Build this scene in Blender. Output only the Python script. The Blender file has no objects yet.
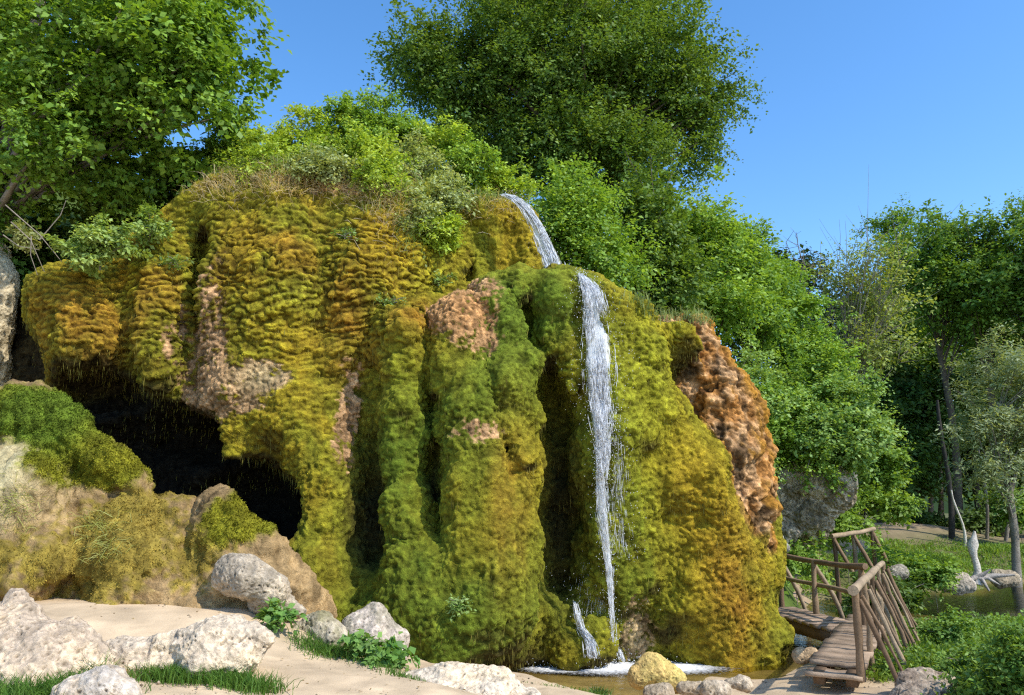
import bpy, math, random
import numpy as np
from mathutils import Vector, Matrix
from mathutils.bvhtree import BVHTree
R = math.radians
rng = np.random.default_rng(11)
random.seed(5)
scene = bpy.context.scene
COL = scene.collection
# ------------------------------------------------------------------ camera frame
EYE = np.array([0.0, 0.0, 2.6]); PITCH = R(10.8); F = 796.0
FW = np.array([0, math.cos(PITCH), math.sin(PITCH)]); UP = np.array([0, -math.sin(PITCH), math.cos(PITCH)]); RT = np.array([1.0, 0, 0])
def at(px, py, Y):
    """the point of the place seen at px, py when it stands Y metres ahead"""
    d = FW + RT * ((px - 512) / F) + UP * ((347.5 - py) / F)
    return EYE + d * (Y / d[1])
def mpp(Y): return Y / F
cam_d = bpy.data.cameras.new('camera'); cam = bpy.data.objects.new('camera', cam_d); COL.objects.link(cam)
cam_d.sensor_width = 36; cam_d.lens = 36 * F / 1024; cam_d.clip_end = 3000; cam_d.clip_start = 0.05
cam.location = EYE; cam.rotation_euler = (R(90) + PITCH, 0, 0)
scene.camera = cam
# ------------------------------------------------------------------ light
SUN_V = np.array([0.84, -0.54, 0]); SUN_V /= np.linalg.norm(SUN_V)
ELEV = R(47)
SD = np.array([SUN_V[0]*math.cos(ELEV), SUN_V[1]*math.cos(ELEV), math.sin(ELEV)])
sun_d = bpy.data.lights.new('sun', 'SUN'); sun_d.energy = 5.0; sun_d.angle = R(0.5); sun_d.color = (1.0, 0.95, 0.86)
sun = bpy.data.objects.new('sun', sun_d); COL.objects.link(sun)
sun.rotation_euler = Vector(SD).to_track_quat('Z', 'Y').to_euler(); sun.location = (20, -15, 30)
w = bpy.data.worlds.new('World'); scene.world = w; w.use_nodes = True
nt = w.node_tree; bg = nt.nodes['Background']
sky = nt.nodes.new('ShaderNodeTexSky'); sky.sky_type = 'NISHITA'; sky.sun_disc = False
sky.sun_elevation = ELEV; sky.sun_rotation = math.atan2(SUN_V[0], SUN_V[1]); sky.ozone_density = 2.2; sky.air_density = 1.0; sky.dust_density = 0.6; sky.altitude = 300
hs = nt.nodes.new('ShaderNodeHueSaturation'); hs.inputs['Saturation'].default_value = 1.25; hs.inputs['Value'].default_value = 1.95; nt.links.new(sky.outputs[0], hs.inputs['Color'])
nt.links.new(hs.outputs[0], bg.inputs[0]); bg.inputs[1].default_value = 0.15
scene.view_settings.view_transform = 'Standard'; scene.view_settings.look = 'None'
scene.view_settings.exposure = 0; scene.view_settings.gamma = 1
scene.cycles.max_bounces = 7; scene.cycles.transparent_max_bounces = 24; scene.cycles.diffuse_bounces = 3; scene.cycles.glossy_bounces = 3
scene.cycles.transmission_bounces = 4
scene.cycles.use_denoising = False; scene.cycles.pixel_filter_type = 'BLACKMAN_HARRIS'; scene.cycles.filter_width = 1.25; scene.cycles.sample_clamp_indirect = 6; scene.cycles.use_adaptive_sampling = False
# ------------------------------------------------------------------ objects
def tag(o, label=None, cat=None, group=None, kind=None):
    if label: o['label'] = label
    if cat: o['category'] = cat
    if group: o['group'] = group
    if kind: o['kind'] = kind
    return o
def empty(name, loc, label=None, cat=None, group=None):
    o = bpy.data.objects.new(name, None); COL.objects.link(o); o.location = loc; o.empty_display_size = 0.3
    return tag(o, label, cat, group)
def mesh(name, V, faces, mat, parent=None, col=None, smooth=True, origin=None, attrs=None):
    """faces: (n,3) or (n,4) int array, or a list of such arrays"""
    V = np.asarray(V, dtype=np.float64)
    if origin is None: origin = np.array(parent.location) if parent is not None else np.zeros(3)
    o_loc = (0, 0, 0) if parent is not None else origin
    if not isinstance(faces, list): faces = [faces]
    faces = [np.asarray(f, dtype=np.int32) for f in faces if len(f)]
    me = bpy.data.meshes.new(name)
    me.vertices.add(len(V)); me.vertices.foreach_set('co', (V - origin).astype(np.float32).ravel())
    loops = np.concatenate([f.ravel() for f in faces]); tot = np.concatenate([np.full(len(f), f.shape[1], np.int32) for f in faces])
    st = np.concatenate([[0], np.cumsum(tot)[:-1]]).astype(np.int32)
    me.loops.add(len(loops)); me.loops.foreach_set('vertex_index', loops)
    me.polygons.add(len(tot)); me.polygons.foreach_set('loop_start', st)
    me.update(calc_edges=True)
    if smooth: me.polygons.foreach_set('use_smooth', np.ones(len(tot), bool))
    if col is not None:
        a = me.color_attributes.new('Col', 'FLOAT_COLOR', 'POINT')
        c = np.ones((len(V), 4), np.float32); c[:, :3] = col; a.data.foreach_set('color', c.ravel())
    for k, v in (attrs or {}).items():
        a = me.attributes.new(k, 'FLOAT', 'POINT'); a.data.foreach_set('value', np.asarray(v, np.float32))
    if mat is not None: me.materials.append(mat)
    o = bpy.data.objects.new(name, me); COL.objects.link(o)
    if parent is not None: o.parent = parent
    o.location = o_loc
    return o
class MB:
    def __init__(s): s.V = []; s.F3 = []; s.F4 = []; s.C = []; s.n = 0
    def add(s, V, F, col=None):
        V = np.asarray(V, float); F = np.asarray(F, int)
        (s.F4 if F.shape[1] == 4 else s.F3).append(F + s.n); s.V.append(V); s.n += len(V)
        s.C.append(np.broadcast_to(np.asarray(col if col is not None else (1, 1, 1), float), (len(V), 3)))
    def build(s, name, mat, parent=None, smooth=True, origin=None):
        fs = [np.concatenate(x) for x in (s.F3, s.F4) if x]
        return mesh(name, np.concatenate(s.V), fs, mat, parent, np.concatenate(s.C), smooth, origin)
# ------------------------------------------------------------------ noise
def _h(ix, iy, iz, s):
    n = (ix.astype(np.uint32) * np.uint32(374761393) + iy.astype(np.uint32) * np.uint32(668265263) + iz.astype(np.uint32) * np.uint32(2246822519) + np.uint32(s * 3266489917 & 0xffffffff))
    n = (n ^ (n >> np.uint32(13))) * np.uint32(1274126177); n ^= n >> np.uint32(16); n = n * np.uint32(2654435761); n ^= n >> np.uint32(15)
    return n.astype(np.float64) / 4294967295.0
def vnoise(P, s=0):
    P = np.asarray(P, float) + 1000.0
    I = np.floor(P).astype(np.int64); f = P - I; f = f * f * f * (f * (f * 6 - 15) + 10); r = 0
    for dx in (0, 1):
        for dy in (0, 1):
            for dz in (0, 1):
                wt = (f[:, 0] if dx else 1 - f[:, 0]) * (f[:, 1] if dy else 1 - f[:, 1]) * (f[:, 2] if dz else 1 - f[:, 2])
                r = r + wt * _h(I[:, 0] + dx, I[:, 1] + dy, I[:, 2] + dz, s)
    return r * 2 - 1
def fbm(P, oc=4, s=0, g=0.5):
    a, t, r = 1.0, 0.0, 0.0
    P = np.asarray(P, float)
    for k in range(oc):
        r = r + a * vnoise(P * (2.03 ** k), s + k); t += a; a *= g
    return r / t
def worley(P, s=0):
    P = np.asarray(P, float) + 1000.0
    I = np.floor(P).astype(np.int64); f1 = np.full(len(P), 9.0); f2 = np.full(len(P), 9.0); cid = np.zeros(len(P))
    for dx in (-1, 0, 1):
        for dy in (-1, 0, 1):
            for dz in (-1, 0, 1):
                J = I + (dx, dy, dz)
                c = J + np.stack([_h(J[:, 0], J[:, 1], J[:, 2], s + q) for q in (1, 2, 3)], 1)
                d = np.sqrt(((P - c) ** 2).sum(1)); n = d < f1
                f2 = np.where(n, f1, np.minimum(f2, d)); cid = np.where(n, _h(J[:, 0], J[:, 1], J[:, 2], s + 9), cid); f1 = np.where(n, d, f1)
    return f1, f2, cid
def sstep(a, b, x):
    t = np.clip((x - a) / (b - a), 0, 1); return t * t * (3 - 2 * t)
def norm(v): return v / np.maximum(np.linalg.norm(v, axis=-1, keepdims=True), 1e-9)
# ------------------------------------------------------------------ implicit solids meshed by surface nets
class Solid:
    def __init__(s, lo, hi, vox):
        s.lo = np.array(lo, float); s.v = vox; s.n = np.ceil((np.array(hi) - s.lo) / vox).astype(int) + 1
        s.ax = [s.lo[i] + vox * np.arange(s.n[i]) for i in range(3)]
        s.Fd = np.full(s.n, 9.0, np.float32)
    def box(s, lo, hi):
        a = [int(np.clip(math.floor((lo[i] - s.lo[i]) / s.v), 0, s.n[i])) for i in range(3)]
        b = [int(np.clip(math.ceil((hi[i] - s.lo[i]) / s.v) + 1, 0, s.n[i])) for i in range(3)]
        sl = tuple(slice(a[i], b[i]) for i in range(3))
        return sl, (s.ax[0][sl[0]][:, None, None], s.ax[1][sl[1]][None, :, None], s.ax[2][sl[2]][None, None, :])
    def _mix(s, sl, d, k, sub):
        a = s.Fd[sl]; d = d.astype(np.float32)
        if sub:
            h = np.clip(0.5 - 0.5 * (a + d) / k, 0, 1); s.Fd[sl] = a * (1 - h) + (-d) * h + k * h * (1 - h)
        else:
            h = np.clip(0.5 + 0.5 * (d - a) / k, 0, 1); s.Fd[sl] = d * (1 - h) + a * h - k * h * (1 - h)
    def chain(s, pts, k=0.2, sub=False, sq=(1, 1, 1)):
        """pts: list of (point, radius): a run of round cones"""
        if len(pts) == 1: pts = [pts[0], (pts[0][0] + np.array([0, 0, .01]), pts[0][1])]
        sq = np.array(sq, float); m = k + 0.3
        for (p0, r0), (p1, r1) in zip(pts[:-1], pts[1:]):
            p0 = np.array(p0, float); p1 = np.array(p1, float); rm = max(r0, r1)
            sl, (X, Y, Z) = s.box(np.minimum(p0, p1) - rm * sq - m, np.maximum(p0, p1) + rm * sq + m)
            if 0 in s.Fd[sl].shape: continue
            ba = (p1 - p0) / sq
            x = (X - p0[0]) / sq[0]; y = (Y - p0[1]) / sq[1]; z = (Z - p0[2]) / sq[2]
            t = np.clip((x * ba[0] + y * ba[1] + z * ba[2]) / (ba @ ba), 0, 1)
            d = np.sqrt((x - t * ba[0]) ** 2 + (y - t * ba[1]) ** 2 + (z - t * ba[2]) ** 2) - (r0 + (r1 - r0) * t)
            s._mix(sl, d, k, sub)
    def ell(s, c, r, k=0.15, sub=False):
        c = np.array(c, float); r = np.array(r, float)
        sl, (X, Y, Z) = s.box(c - r - k - .3, c + r + k + .3)
        q = np.sqrt(((X - c[0]) / r[0]) ** 2 + ((Y - c[1]) / r[1]) ** 2 + ((Z - c[2]) / r[2]) ** 2)
        s._mix(sl, (q - 1) * min(r), k, sub)
    def noise(s, cell, amp, seed):
        """smooth lattice noise added to the field; cell = lattice size per axis in metres"""
        r = np.random.default_rng(seed); mats = []
        for i in range(3):
            g = (s.ax[i] - s.lo[i]) / cell[i]; m = int(g[-1]) + 4
            I = g.astype(int); f = g - I; M = np.zeros((s.n[i], m), np.float32); a = np.arange(s.n[i])
            for q, wq in enumerate(((1 - f) ** 3 / 6, (3 * f ** 3 - 6 * f ** 2 + 4) / 6, (-3 * f ** 3 + 3 * f ** 2 + 3 * f + 1) / 6, f ** 3 / 6)): M[a, I + q] = wq
            mats.append(M)
        L = r.uniform(-1, 1, [m.shape[1] for m in mats]).astype(np.float32)
        T = np.tensordot(mats[0], L, (1, 0)); T = np.einsum('jb,ibc->ijc', mats[1], T, optimize=True); T = T @ mats[2].T
        s.Fd += (amp * 2.2) * T
    def surface(s):
        Fd = s.Fd; n = Fd.shape; ins = Fd < 0
        c = [ins[i:n[0]-1+i, j:n[1]-1+j, k:n[2]-1+k] for i in (0, 1) for j in (0, 1) for k in (0, 1)]
        cnt = sum(x.astype(np.int8) for x in c); act = (cnt > 0) & (cnt < 8)
        idx = np.argwhere(act); ids = np.full(act.shape, -1, np.int32); ids[act] = np.arange(len(idx))
        cs = [(i, j, k) for i in (0, 1) for j in (0, 1) for k in (0, 1)]
        val = [Fd[idx[:, 0]+i, idx[:, 1]+j, idx[:, 2]+k] for i, j, k in cs]
        acc = np.zeros((len(idx), 3)); num = np.zeros(len(idx))
        for a in range(8):
            for b in range(a + 1, 8):
                df = [cs[b][q] - cs[a][q] for q in range(3)]
                if sum(abs(x) for x in df) != 1: continue
                cr = (val[a] < 0) != (val[b] < 0); t = np.where(cr, val[a] / np.where(cr, val[a] - val[b], 1), 0)
                p = np.array(cs[a]) + t[:, None] * np.array(df); acc += p * cr[:, None]; num += cr
        V = s.lo + (idx + acc / num[:, None]) * s.v; Q = []
        for ax in range(3):
            u, v = [(1, 2), (2, 0), (0, 1)][ax]
            A = np.take(ins, range(n[ax] - 1), ax); B = np.take(ins, range(1, n[ax]), ax); ch = np.argwhere(A != B)
            ch = ch[(ch[:, u] > 0) & (ch[:, v] > 0) & (ch[:, u] < n[u] - 1) & (ch[:, v] < n[v] - 1)]
            flip = A[ch[:, 0], ch[:, 1], ch[:, 2]]
            def cid(du, dv):
                e = ch.copy(); e[:, u] += du; e[:, v] += dv; return ids[e[:, 0], e[:, 1], e[:, 2]]
            q = np.stack([cid(-1, -1), cid(0, -1), cid(0, 0), cid(-1, 0)], 1); q[~flip] = q[~flip][:, ::-1]; Q.append(q)
        Q = np.concatenate(Q); Q = Q[(Q >= 0).all(1)]
        return V, Q
def largest(V, Q, frac=.2):
    L = np.arange(len(V))
    while True:
        m = L[Q].min(1); L2 = L.copy()
        for k in range(4): np.minimum.at(L2, Q[:, k], m)
        L2 = L2[L2]
        if (L2 == L).all(): break
        L = L2
    n = np.bincount(L, minlength=len(V)); keep = n[L[Q[:, 0]]] > frac * n.max(); q = Q[keep]; u, inv = np.unique(q, return_inverse=True); return V[u], inv.reshape(q.shape)
def vnormals(V, Q):
    n = np.cross(V[Q[:, 2]] - V[Q[:, 0]], V[Q[:, -1]] - V[Q[:, 1]]) if Q.shape[1] == 4 else np.cross(V[Q[:, 1]] - V[Q[:, 0]], V[Q[:, 2]] - V[Q[:, 0]])
    N = np.zeros_like(V)
    for k in range(Q.shape[1]):
        for c in range(3): N[:, c] += np.bincount(Q[:, k], n[:, c], len(V))
    return norm(N)
def smooth_v(V, Q, it=1):
    for _ in range(it):
        A = np.zeros_like(V); n = np.zeros(len(V))
        for k in range(4):
            for c in range(3): A[:, c] += np.bincount(Q[:, k], V[Q[:, (k + 1) % 4], c] + V[Q[:, k - 1], c], len(V))
            n += np.bincount(Q[:, k], minlength=len(V)) * 2
        V = V * .4 + .6 * A / np.maximum(n, 1)[:, None]
    return V
def subdiv(V, Q):
    E = np.concatenate([Q[:, [k, (k + 1) % 4]] for k in range(4)]); E.sort(1)
    key = E[:, 0].astype(np.int64) * len(V) + E[:, 1]; u, fi, inv = np.unique(key, return_index=True, return_inverse=True)
    em = (V[E[fi, 0]] + V[E[fi, 1]]) / 2; n = len(Q); nv = len(V); ne = len(em)
    fc = V[Q].mean(1); W = np.concatenate([V, em, fc]); e = inv.reshape(4, n).T + nv; c = np.arange(n) + nv + ne
    return W, np.concatenate([np.stack([Q[:, k], e[:, k], c, e[:, k - 1]], 1) for k in range(4)])
def on_z(px, py, z):
    d = FW + RT * ((px - 512) / F) + UP * ((347.5 - py) / F); return EYE + d * ((z - EYE[2]) / d[2])
def interp(ctrl, X, Z, p=3.0, eps=0.05):
    """inverse distance blend of control points (x, z, value)"""
    num = 0; den = 0
    for cx, cz, v in ctrl:
        wq = 1.0 / ((X - cx) ** 2 + (Z - cz) ** 2 + eps) ** (p / 2); num = num + wq * v; den = den + wq
    return num / den
# ------------------------------------------------------------------ materials
def new_mat(name):
    m = bpy.data.materials.new(name); m.use_nodes = True; t = m.node_tree; return m, t, t.nodes['Principled BSDF']
def N(t, typ, **kw):
    n = t.nodes.new(typ)
    for k, v in kw.items():
        if k in n.inputs: n.inputs[k].default_value = v
        else: setattr(n, k, v)
    return n
def col_mat(name, rough=0.9, var=0.35, scale=6.0, bump=0.5, bscale=40.0, bdist=0.03, spec=0.2, hue=0.0):
    """colour from the mesh's own attribute, broken up by two noises, with a bump"""
    m, t, b = new_mat(name); L = t.links.new
    a = N(t, 'ShaderNodeVertexColor', layer_name='Col'); tc = N(t, 'ShaderNodeTexCoord')
    n1 = N(t, 'ShaderNodeTexNoise', Scale=scale, Detail=8.0, Roughness=0.65); L(tc.outputs['Object'], n1.inputs['Vector'])
    n2 = N(t, 'ShaderNodeTexNoise', Scale=bscale, Detail=6.0, Roughness=0.7); L(tc.outputs['Object'], n2.inputs['Vector'])
    mr = N(t, 'ShaderNodeMapRange'); L(n1.outputs['Fac'], mr.inputs['Value'])
    for k, v in (('From Min', .3), ('From Max', .7), ('To Min', 1 - var), ('To Max', 1 + var)): mr.inputs[k].default_value = v
    mr2 = N(t, 'ShaderNodeMapRange'); L(n2.outputs['Fac'], mr2.inputs['Value'])
    for k, v in (('From Min', .3), ('From Max', .7), ('To Min', 1 - var * .8), ('To Max', 1 + var * .8)): mr2.inputs[k].default_value = v
    mm = N(t, 'ShaderNodeMath', operation='MULTIPLY'); L(mr.outputs[0], mm.inputs[0]); L(mr2.outputs[0], mm.inputs[1])
    vm = N(t, 'ShaderNodeVectorMath', operation='SCALE'); L(a.outputs['Color'], vm.inputs[0]); L(mm.outputs[0], vm.inputs['Scale'])
    L(vm.outputs[0], b.inputs['Base Color'])
    bp = N(t, 'ShaderNodeBump', Strength=bump, Distance=bdist); L(n2.outputs['Fac'], bp.inputs['Height']); L(bp.outputs[0], b.inputs['Normal'])
    b.inputs['Roughness'].default_value = rough; b.inputs['Specular IOR Level'].default_value = spec
    return m
def leaf_mat(name, rough=0.55, trans=0.35, spec=0.35):
    m, t, b = new_mat(name); L = t.links.new
    a = N(t, 'ShaderNodeVertexColor', layer_name='Col')
    L(a.outputs['Color'], b.inputs['Base Color']); b.inputs['Roughness'].default_value = rough; b.inputs['Specular IOR Level'].default_value = spec
    tr = N(t, 'ShaderNodeBsdfTranslucent'); g = N(t, 'ShaderNodeMix', data_type='RGBA', blend_type='MULTIPLY')
    g.inputs[0].default_value = 1.0; L(a.outputs['Color'], g.inputs[6]); g.inputs[7].default_value = (1.5, 1.35, 0.5, 1)
    L(g.outputs[2], tr.inputs['Color'])
    mx = N(t, 'ShaderNodeMixShader'); mx.inputs[0].default_value = trans
    L(b.outputs[0], mx.inputs[1]); L(tr.outputs[0], mx.inputs[2]); L(mx.outputs[0], t.nodes['Material Output'].inputs['Surface'])
    return m
M_MOSS = col_mat('moss', 0.95, .30, 5.0, .9, 38.0, .05, .1)
M_TUFT = leaf_mat('moss_fronds', .9, .10, .1)
M_ROCK = col_mat('tufa_rock', 0.92, .28, 7.0, .8, 30.0, .04, .15)
M_BARK = col_mat('bark', .95, .35, 4.0, .8, 25.0, .03, .1)
M_WOOD = col_mat('weathered_wood', .85, .35, 3.0, .6, 45.0, .01, .2)
M_SAND = col_mat('sand', .95, .12, 2.0, .5, 60.0, .015, .1)
M_LEAF = leaf_mat('leaves')
M_GRASS = leaf_mat('grass_blades', .6, .35, .25)
# ================================================================== the cliff
S = Solid((-11.0, 10.2, -0.4), (6.2, 16.6, 9.4), 0.04)
SH = (at(0, 0, 1)[0] * 0)
wall = [  # px, py, Y of the plain rock face
 (-120, 250, 14.8), (-120, 420, 14.8), (0, 330, 14.8), (0, 400, 14.8), (14, 365, 14.7), (40, 265, 13.4), (100, 230, 13.2), (200, 185, 13.2), (300, 175, 13.3), (400, 190, 13.7), (480, 205, 14.3), (540, 240, 14.7),
 (80, 330, 12.7), (160, 320, 12.6), (250, 300, 12.6), (350, 300, 12.8), (400, 265, 13.2), (460, 245, 14.2), (520, 260, 14.5), (460, 275, 14.0), (520, 275, 14.4),
 (250, 420, 12.4), (300, 480, 12.5), (320, 560, 12.3), (330, 610, 12.0), (400, 340, 12.8), (400, 400, 12.7), (400, 500, 12.7), (400, 600, 12.0),
 (470, 330, 12.5), (470, 400, 12.4), (470, 500, 12.3), (470, 600, 12.2), (470, 650, 12.2), (540, 650, 13.8), (500, 290, 12.9), (560, 288, 13.0), (612, 296, 13.1),
 (520, 350, 12.6), (560, 400, 13.0), (560, 500, 13.4), (560, 600, 13.3), (605, 350, 12.7), (605, 450, 12.8), (605, 550, 13.5), (605, 640, 14.4), (700, 655, 14.8), (760, 655, 14.8),
 (680, 420, 13.8), (690, 560, 13.6), (100, 450, 12.6), (100, 560, 12.4), (200, 560, 12.3), (0, 600, 12.0)]
def P(px, py, Y, r): return (at(px, py, Y), r)
wc = [(at(a, b, Y)[0], at(a, b, Y)[2], Y) for a, b, Y in wall]
Xg = S.ax[0][:, None]; Zg = S.ax[2][None, :]
Yf = interp(wc, Xg, Zg, 4.0, 0.03)
gx, gz = np.gradient(Yf, S.v)
sc_ = 1 / np.sqrt(1 + gx ** 2 + gz ** 2)
base = ((Yf * 1.0)[:, None, :] - S.ax[1][None, :, None]) * sc_[:, None, :]
# skyline of the cliff: the rock stops under this line, and runs back level behind it
top = [(-200, 270, 13.6), (0, 290, 13.4), (50, 275, 13.3), (110, 250, 13.3), (170, 206, 13.3), (230, 176, 13.3), (300, 168, 13.4), (360, 165, 13.5), (420, 185, 13.7), (480, 196, 14.0), (515, 198, 14.2), (545, 250, 14.3), (556, 278, 14.0), (600, 280, 13.6), (625, 292, 13.5), (655, 326, 13.8), (690, 352, 14.4), (760, 520, 14.5), (800, 640, 14.5)]
tx = np.array([at(a, b, Y)[0] for a, b, Y in top]); tz = np.array([at(a, b, Y)[2] for a, b, Y in top])
o_ = np.argsort(tx); TOPX, TOPZ = tx[o_], tz[o_]
zt = np.interp(S.ax[0], TOPX, TOPZ)
slope_back = 0.12 * np.clip(S.ax[1] - 13.6, 0, 9)
topd = (S.ax[2][None, None, :] - zt[:, None, None] - slope_back[None, :, None]) * 0.75
S.Fd = np.maximum(base, topd).astype(np.float32)
S.Fd = np.maximum(S.Fd, (S.ax[1] - 16.4)[None, :, None].astype(np.float32))
S.Fd = np.maximum(S.Fd, ((S.ax[0] - 4.2)[:, None, None] * .8).astype(np.float32))
# moss-draped bulges and columns
S.chain([P(70, 305, 13.0, .75), P(88, 345, 12.7, .62)], .25)
S.chain([P(165, 258, 13.3, .5), P(158, 312, 12.8, .48), P(158, 368, 12.6, .40)], .12)
S.chain([P(232, 225, 13.4, .6), P(215, 300, 12.9, .5), P(228, 390, 12.7, .42)], .12)
S.chain([P(280, 225, 14.0, 1.15), P(288, 310, 13.4, 1.0), P(285, 400, 13.0, .72)], .25)
S.chain([P(295, 400, 12.7, .5), P(322, 500, 12.6, .48), P(318, 570, 12.3, .5), P(312, 605, 12.2, .5)], .2)
S.chain([P(372, 230, 14.0, 1.05), P(362, 290, 13.6, .88), P(340, 350, 13.0, .46)], .25)
S.chain([P(440, 225, 14.2, .40), P(432, 270, 14.0, .36)], .12)
S.chain([P(488, 222, 14.6, .40), P(488, 275, 14.5, .40)], .10)
S.chain([P(522, 222, 14.8, .36), P(527, 275, 14.8, .44)], .10)
S.chain([P(404, 335, 12.7, .40), P(406, 420, 12.45, .40), P(410, 520, 12.3, .36), P(415, 600, 12.0, .55)], .10)
S.chain([P(455, 325, 12.7, .45), P(462, 420, 12.4, .5), P(480, 520, 12.2, .52), P(480, 610, 12.0, .7)], .10)
S.chain([P(505, 300, 12.9, .35), P(510, 385, 12.6, .40), P(527, 460, 12.6, .36), P(522, 560, 12.4, .42)], .12)
S.chain([P(540, 305, 13.1, .38), P(560, 350, 13.0, .33), P(548, 400, 12.9, .33)], .12)
S.chain([P(572, 292, 13.2, .34), P(600, 330, 13.1, .36)], .12)
S.chain([P(560, 300, 13.1, .3), P(520, 292, 13.0, .3), P(480, 290, 13.1, .26)], .12)
S.chain([P(375, 640, 11.8, .45), P(440, 640, 12.0, .62), P(505, 636, 13.0, .55), P(546, 645, 13.6, .30)], .3)
S.chain([P(420, 600, 12.0, .5), P(495, 605, 12.6, .6), P(540, 615, 13.45, .42)], .3)
S.chain([P(605, 310, 13.15, .45), P(614, 420, 13.0, .46), P(616, 520, 13.35, .46), P(622, 640, 14.1, .5)], .2)
S.chain([P(592, 640, 13.3, .30), P(570, 650, 13.2, .3)], .2)
S.chain([P(618, 330, 13.4, .34), P(640, 385, 13.4, .54), P(668, 470, 13.7, .92), P(704, 648, 14.75, 1.42)], .12)
S.chain([P(626, 340, 13.2, .25), P(642, 440, 13.05, .34), P(655, 560, 13.5, .42), P(655, 640, 13.95, .42)], .2)
S.chain([P(690, 640, 13.95, .42), P(735, 640, 14.0, .40)], .25)
S.chain([P(655, 328, 14.3, .30), P(694, 334, 14.2, .42), P(718, 395, 14.15, .60), P(734, 450, 14.1, .66), P(739, 495, 14.1, .60), P(750, 530, 14.2, .28)], .06)
S.chain([P(745, 500, 14.9, .5), P(765, 640, 14.6, .35)], .2)
# rounded cushions stacked on the drapes
cr = np.random.default_rng(77)
def cushions(runs, n, r0, r1, k):
    for _ in range(n):
        run = runs[cr.integers(len(runs))]; i = cr.integers(len(run) - 1); t = cr.random(); p = run[i][0] * (1 - t) + run[i + 1][0] * t; rr = run[i][1] * (1 - t) + run[i + 1][1] * t
        a = cr.uniform(-2.6, .4); q = cr.uniform(r0, r1); S.ell(p + np.array([math.cos(a), math.sin(a), 0]) * rr * cr.uniform(.62, .9) * np.array([.85, 1, 1]), (q, q * .9, q * cr.uniform(.8, 1.35)), k)
RUN_E = [P(404, 335, 12.7, .40), P(406, 420, 12.45, .40), P(410, 520, 12.3, .36), P(415, 600, 12.0, .55)]; RUN_F = [P(455, 325, 12.7, .45), P(462, 420, 12.4, .5), P(480, 520, 12.2, .52), P(480, 610, 12.0, .7)]
RUN_G = [P(505, 300, 12.9, .35), P(510, 385, 12.6, .40), P(527, 460, 12.6, .36), P(522, 560, 12.4, .42)]; RUN_H = [P(540, 300, 13.1, .40), P(560, 345, 13.0, .36), P(548, 395, 12.9, .33)]; RUN_K = [P(500, 306, 13.0, .3), P(540, 308, 13.1, .34), P(580, 325, 13.2, .34)]
cushions([RUN_E, RUN_F], 46, .13, .27, .045); cushions([RUN_G], 22, .16, .32, .04); cushions([RUN_H, RUN_K], 26, .16, .30, .035)
cushions([[P(618, 330, 13.4, .34), P(640, 385, 13.4, .54), P(668, 470, 13.7, .92), P(704, 648, 14.75, 1.42)]], 40, .16, .36, .14)
cushions([[P(400, 620, 12.0, .5), P(440, 640, 12.0, .62), P(505, 630, 12.8, .6)]], 20, .16, .34, .08)
# clefts between the columns
S.chain([P(362, 355, 12.4, .10), P(366, 440, 12.2, .18), P(371, 490, 12.3, .22), P(375, 555, 12.1, .20)], .22, True, (1, 2.8, 1))
S.chain([P(432, 400, 12.1, .08), P(434, 470, 12.0, .11), P(440, 525, 11.9, .11)], .16, True, (1, 2.4, 1))
S.chain([P(548, 365, 12.7, .10), P(562, 430, 12.9, .22), P(561, 510, 13.0, .28), P(564, 585, 13.1, .30)], .22, True, (1, 2.8, 1))
S.chain([P(528, 320, 12.6, .06), P(540, 345, 12.6, .12)], .08, True, (1, 3, 1))
S.chain([P(196, 235, 12.9, .16), P(198, 250, 12.8, .18), P(192, 330, 12.4, .06)], .06, True, (1, 2.5, 1))
S.chain([P(128, 300, 12.4, .05), P(129, 375, 12.1, .10)], .05, True, (1, 3, 1))
S.chain([P(190, 340, 12.4, .06), P(194, 400, 12.2, .10)], .05, True, (1, 2.5, 1))
S.chain([P(472, 245, 13.4, .10), P(466, 268, 13.7, .12)], .06, True, (1, 4, 1))
S.chain([P(510, 235, 13.8, .06), P(512, 265, 13.7, .07)], .05, True)
# the cave
S.ell(at(140, 440, 12.4), (1.35, 1.9, .72), .08, True)
S.ell(at(120, 480, 12.2), (1.1, 1.7, .6), .08, True)
S.ell(at(215, 495, 12.2), (1.0, 1.7, .62), .08, True)
S.ell(at(268, 515, 12.2), (.55, 1.5, .60), .06, True)
S.ell(at(90, 395, 12.9), (.9, 1.2, .4), .08, True)
# roughness: vertical drapes, clumps
S.noise((.6, .6, 1.1), .13, 1)
S.noise((.22, .22, .6), .05, 2)
S.noise((.5, .5, .22), .05, 3)
S.noise((.14, .14, .16), .03, 4)
lob = np.exp(-(((S.ax[0] - at(535, 340, 13)[0]) / .9) ** 2)[:, None, None] - (((S.ax[2] - at(535, 340, 13)[2]) / 1.3) ** 2)[None, None, :])
F0 = S.Fd.copy(); S.Fd[:] = 0; S.noise((.36, .36, .40), .30, 5); S.Fd = F0 + S.Fd * lob.astype(np.float32); F0 = S.Fd.copy(); S.Fd[:] = 0; S.noise((.42, .42, .9), .13, 15); S.noise((.3, .3, .34), .07, 16)
rgt = (sstep(-1.6, -.6, S.ax[0]))[:, None, None] * np.ones((1, 1, 1)); S.Fd = F0 + S.Fd * rgt.astype(np.float32); del F0
S.ell(at(562, 254, 13.7), (.62, .9, .27), .04, True)
CV, CQ = S.surface(); del S.Fd
CV, CQ = largest(CV, CQ)
CV = smooth_v(CV, CQ, 1)
keep_f = (CV[CQ].mean(1)[:, 1] < 16.1)
CQ = CQ[keep_f]
CV, CQ = subdiv(CV, CQ); CV = smooth_v(CV, CQ, 1)
CN = vnormals(CV, CQ)
X, Y_, Z = CV.T
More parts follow.
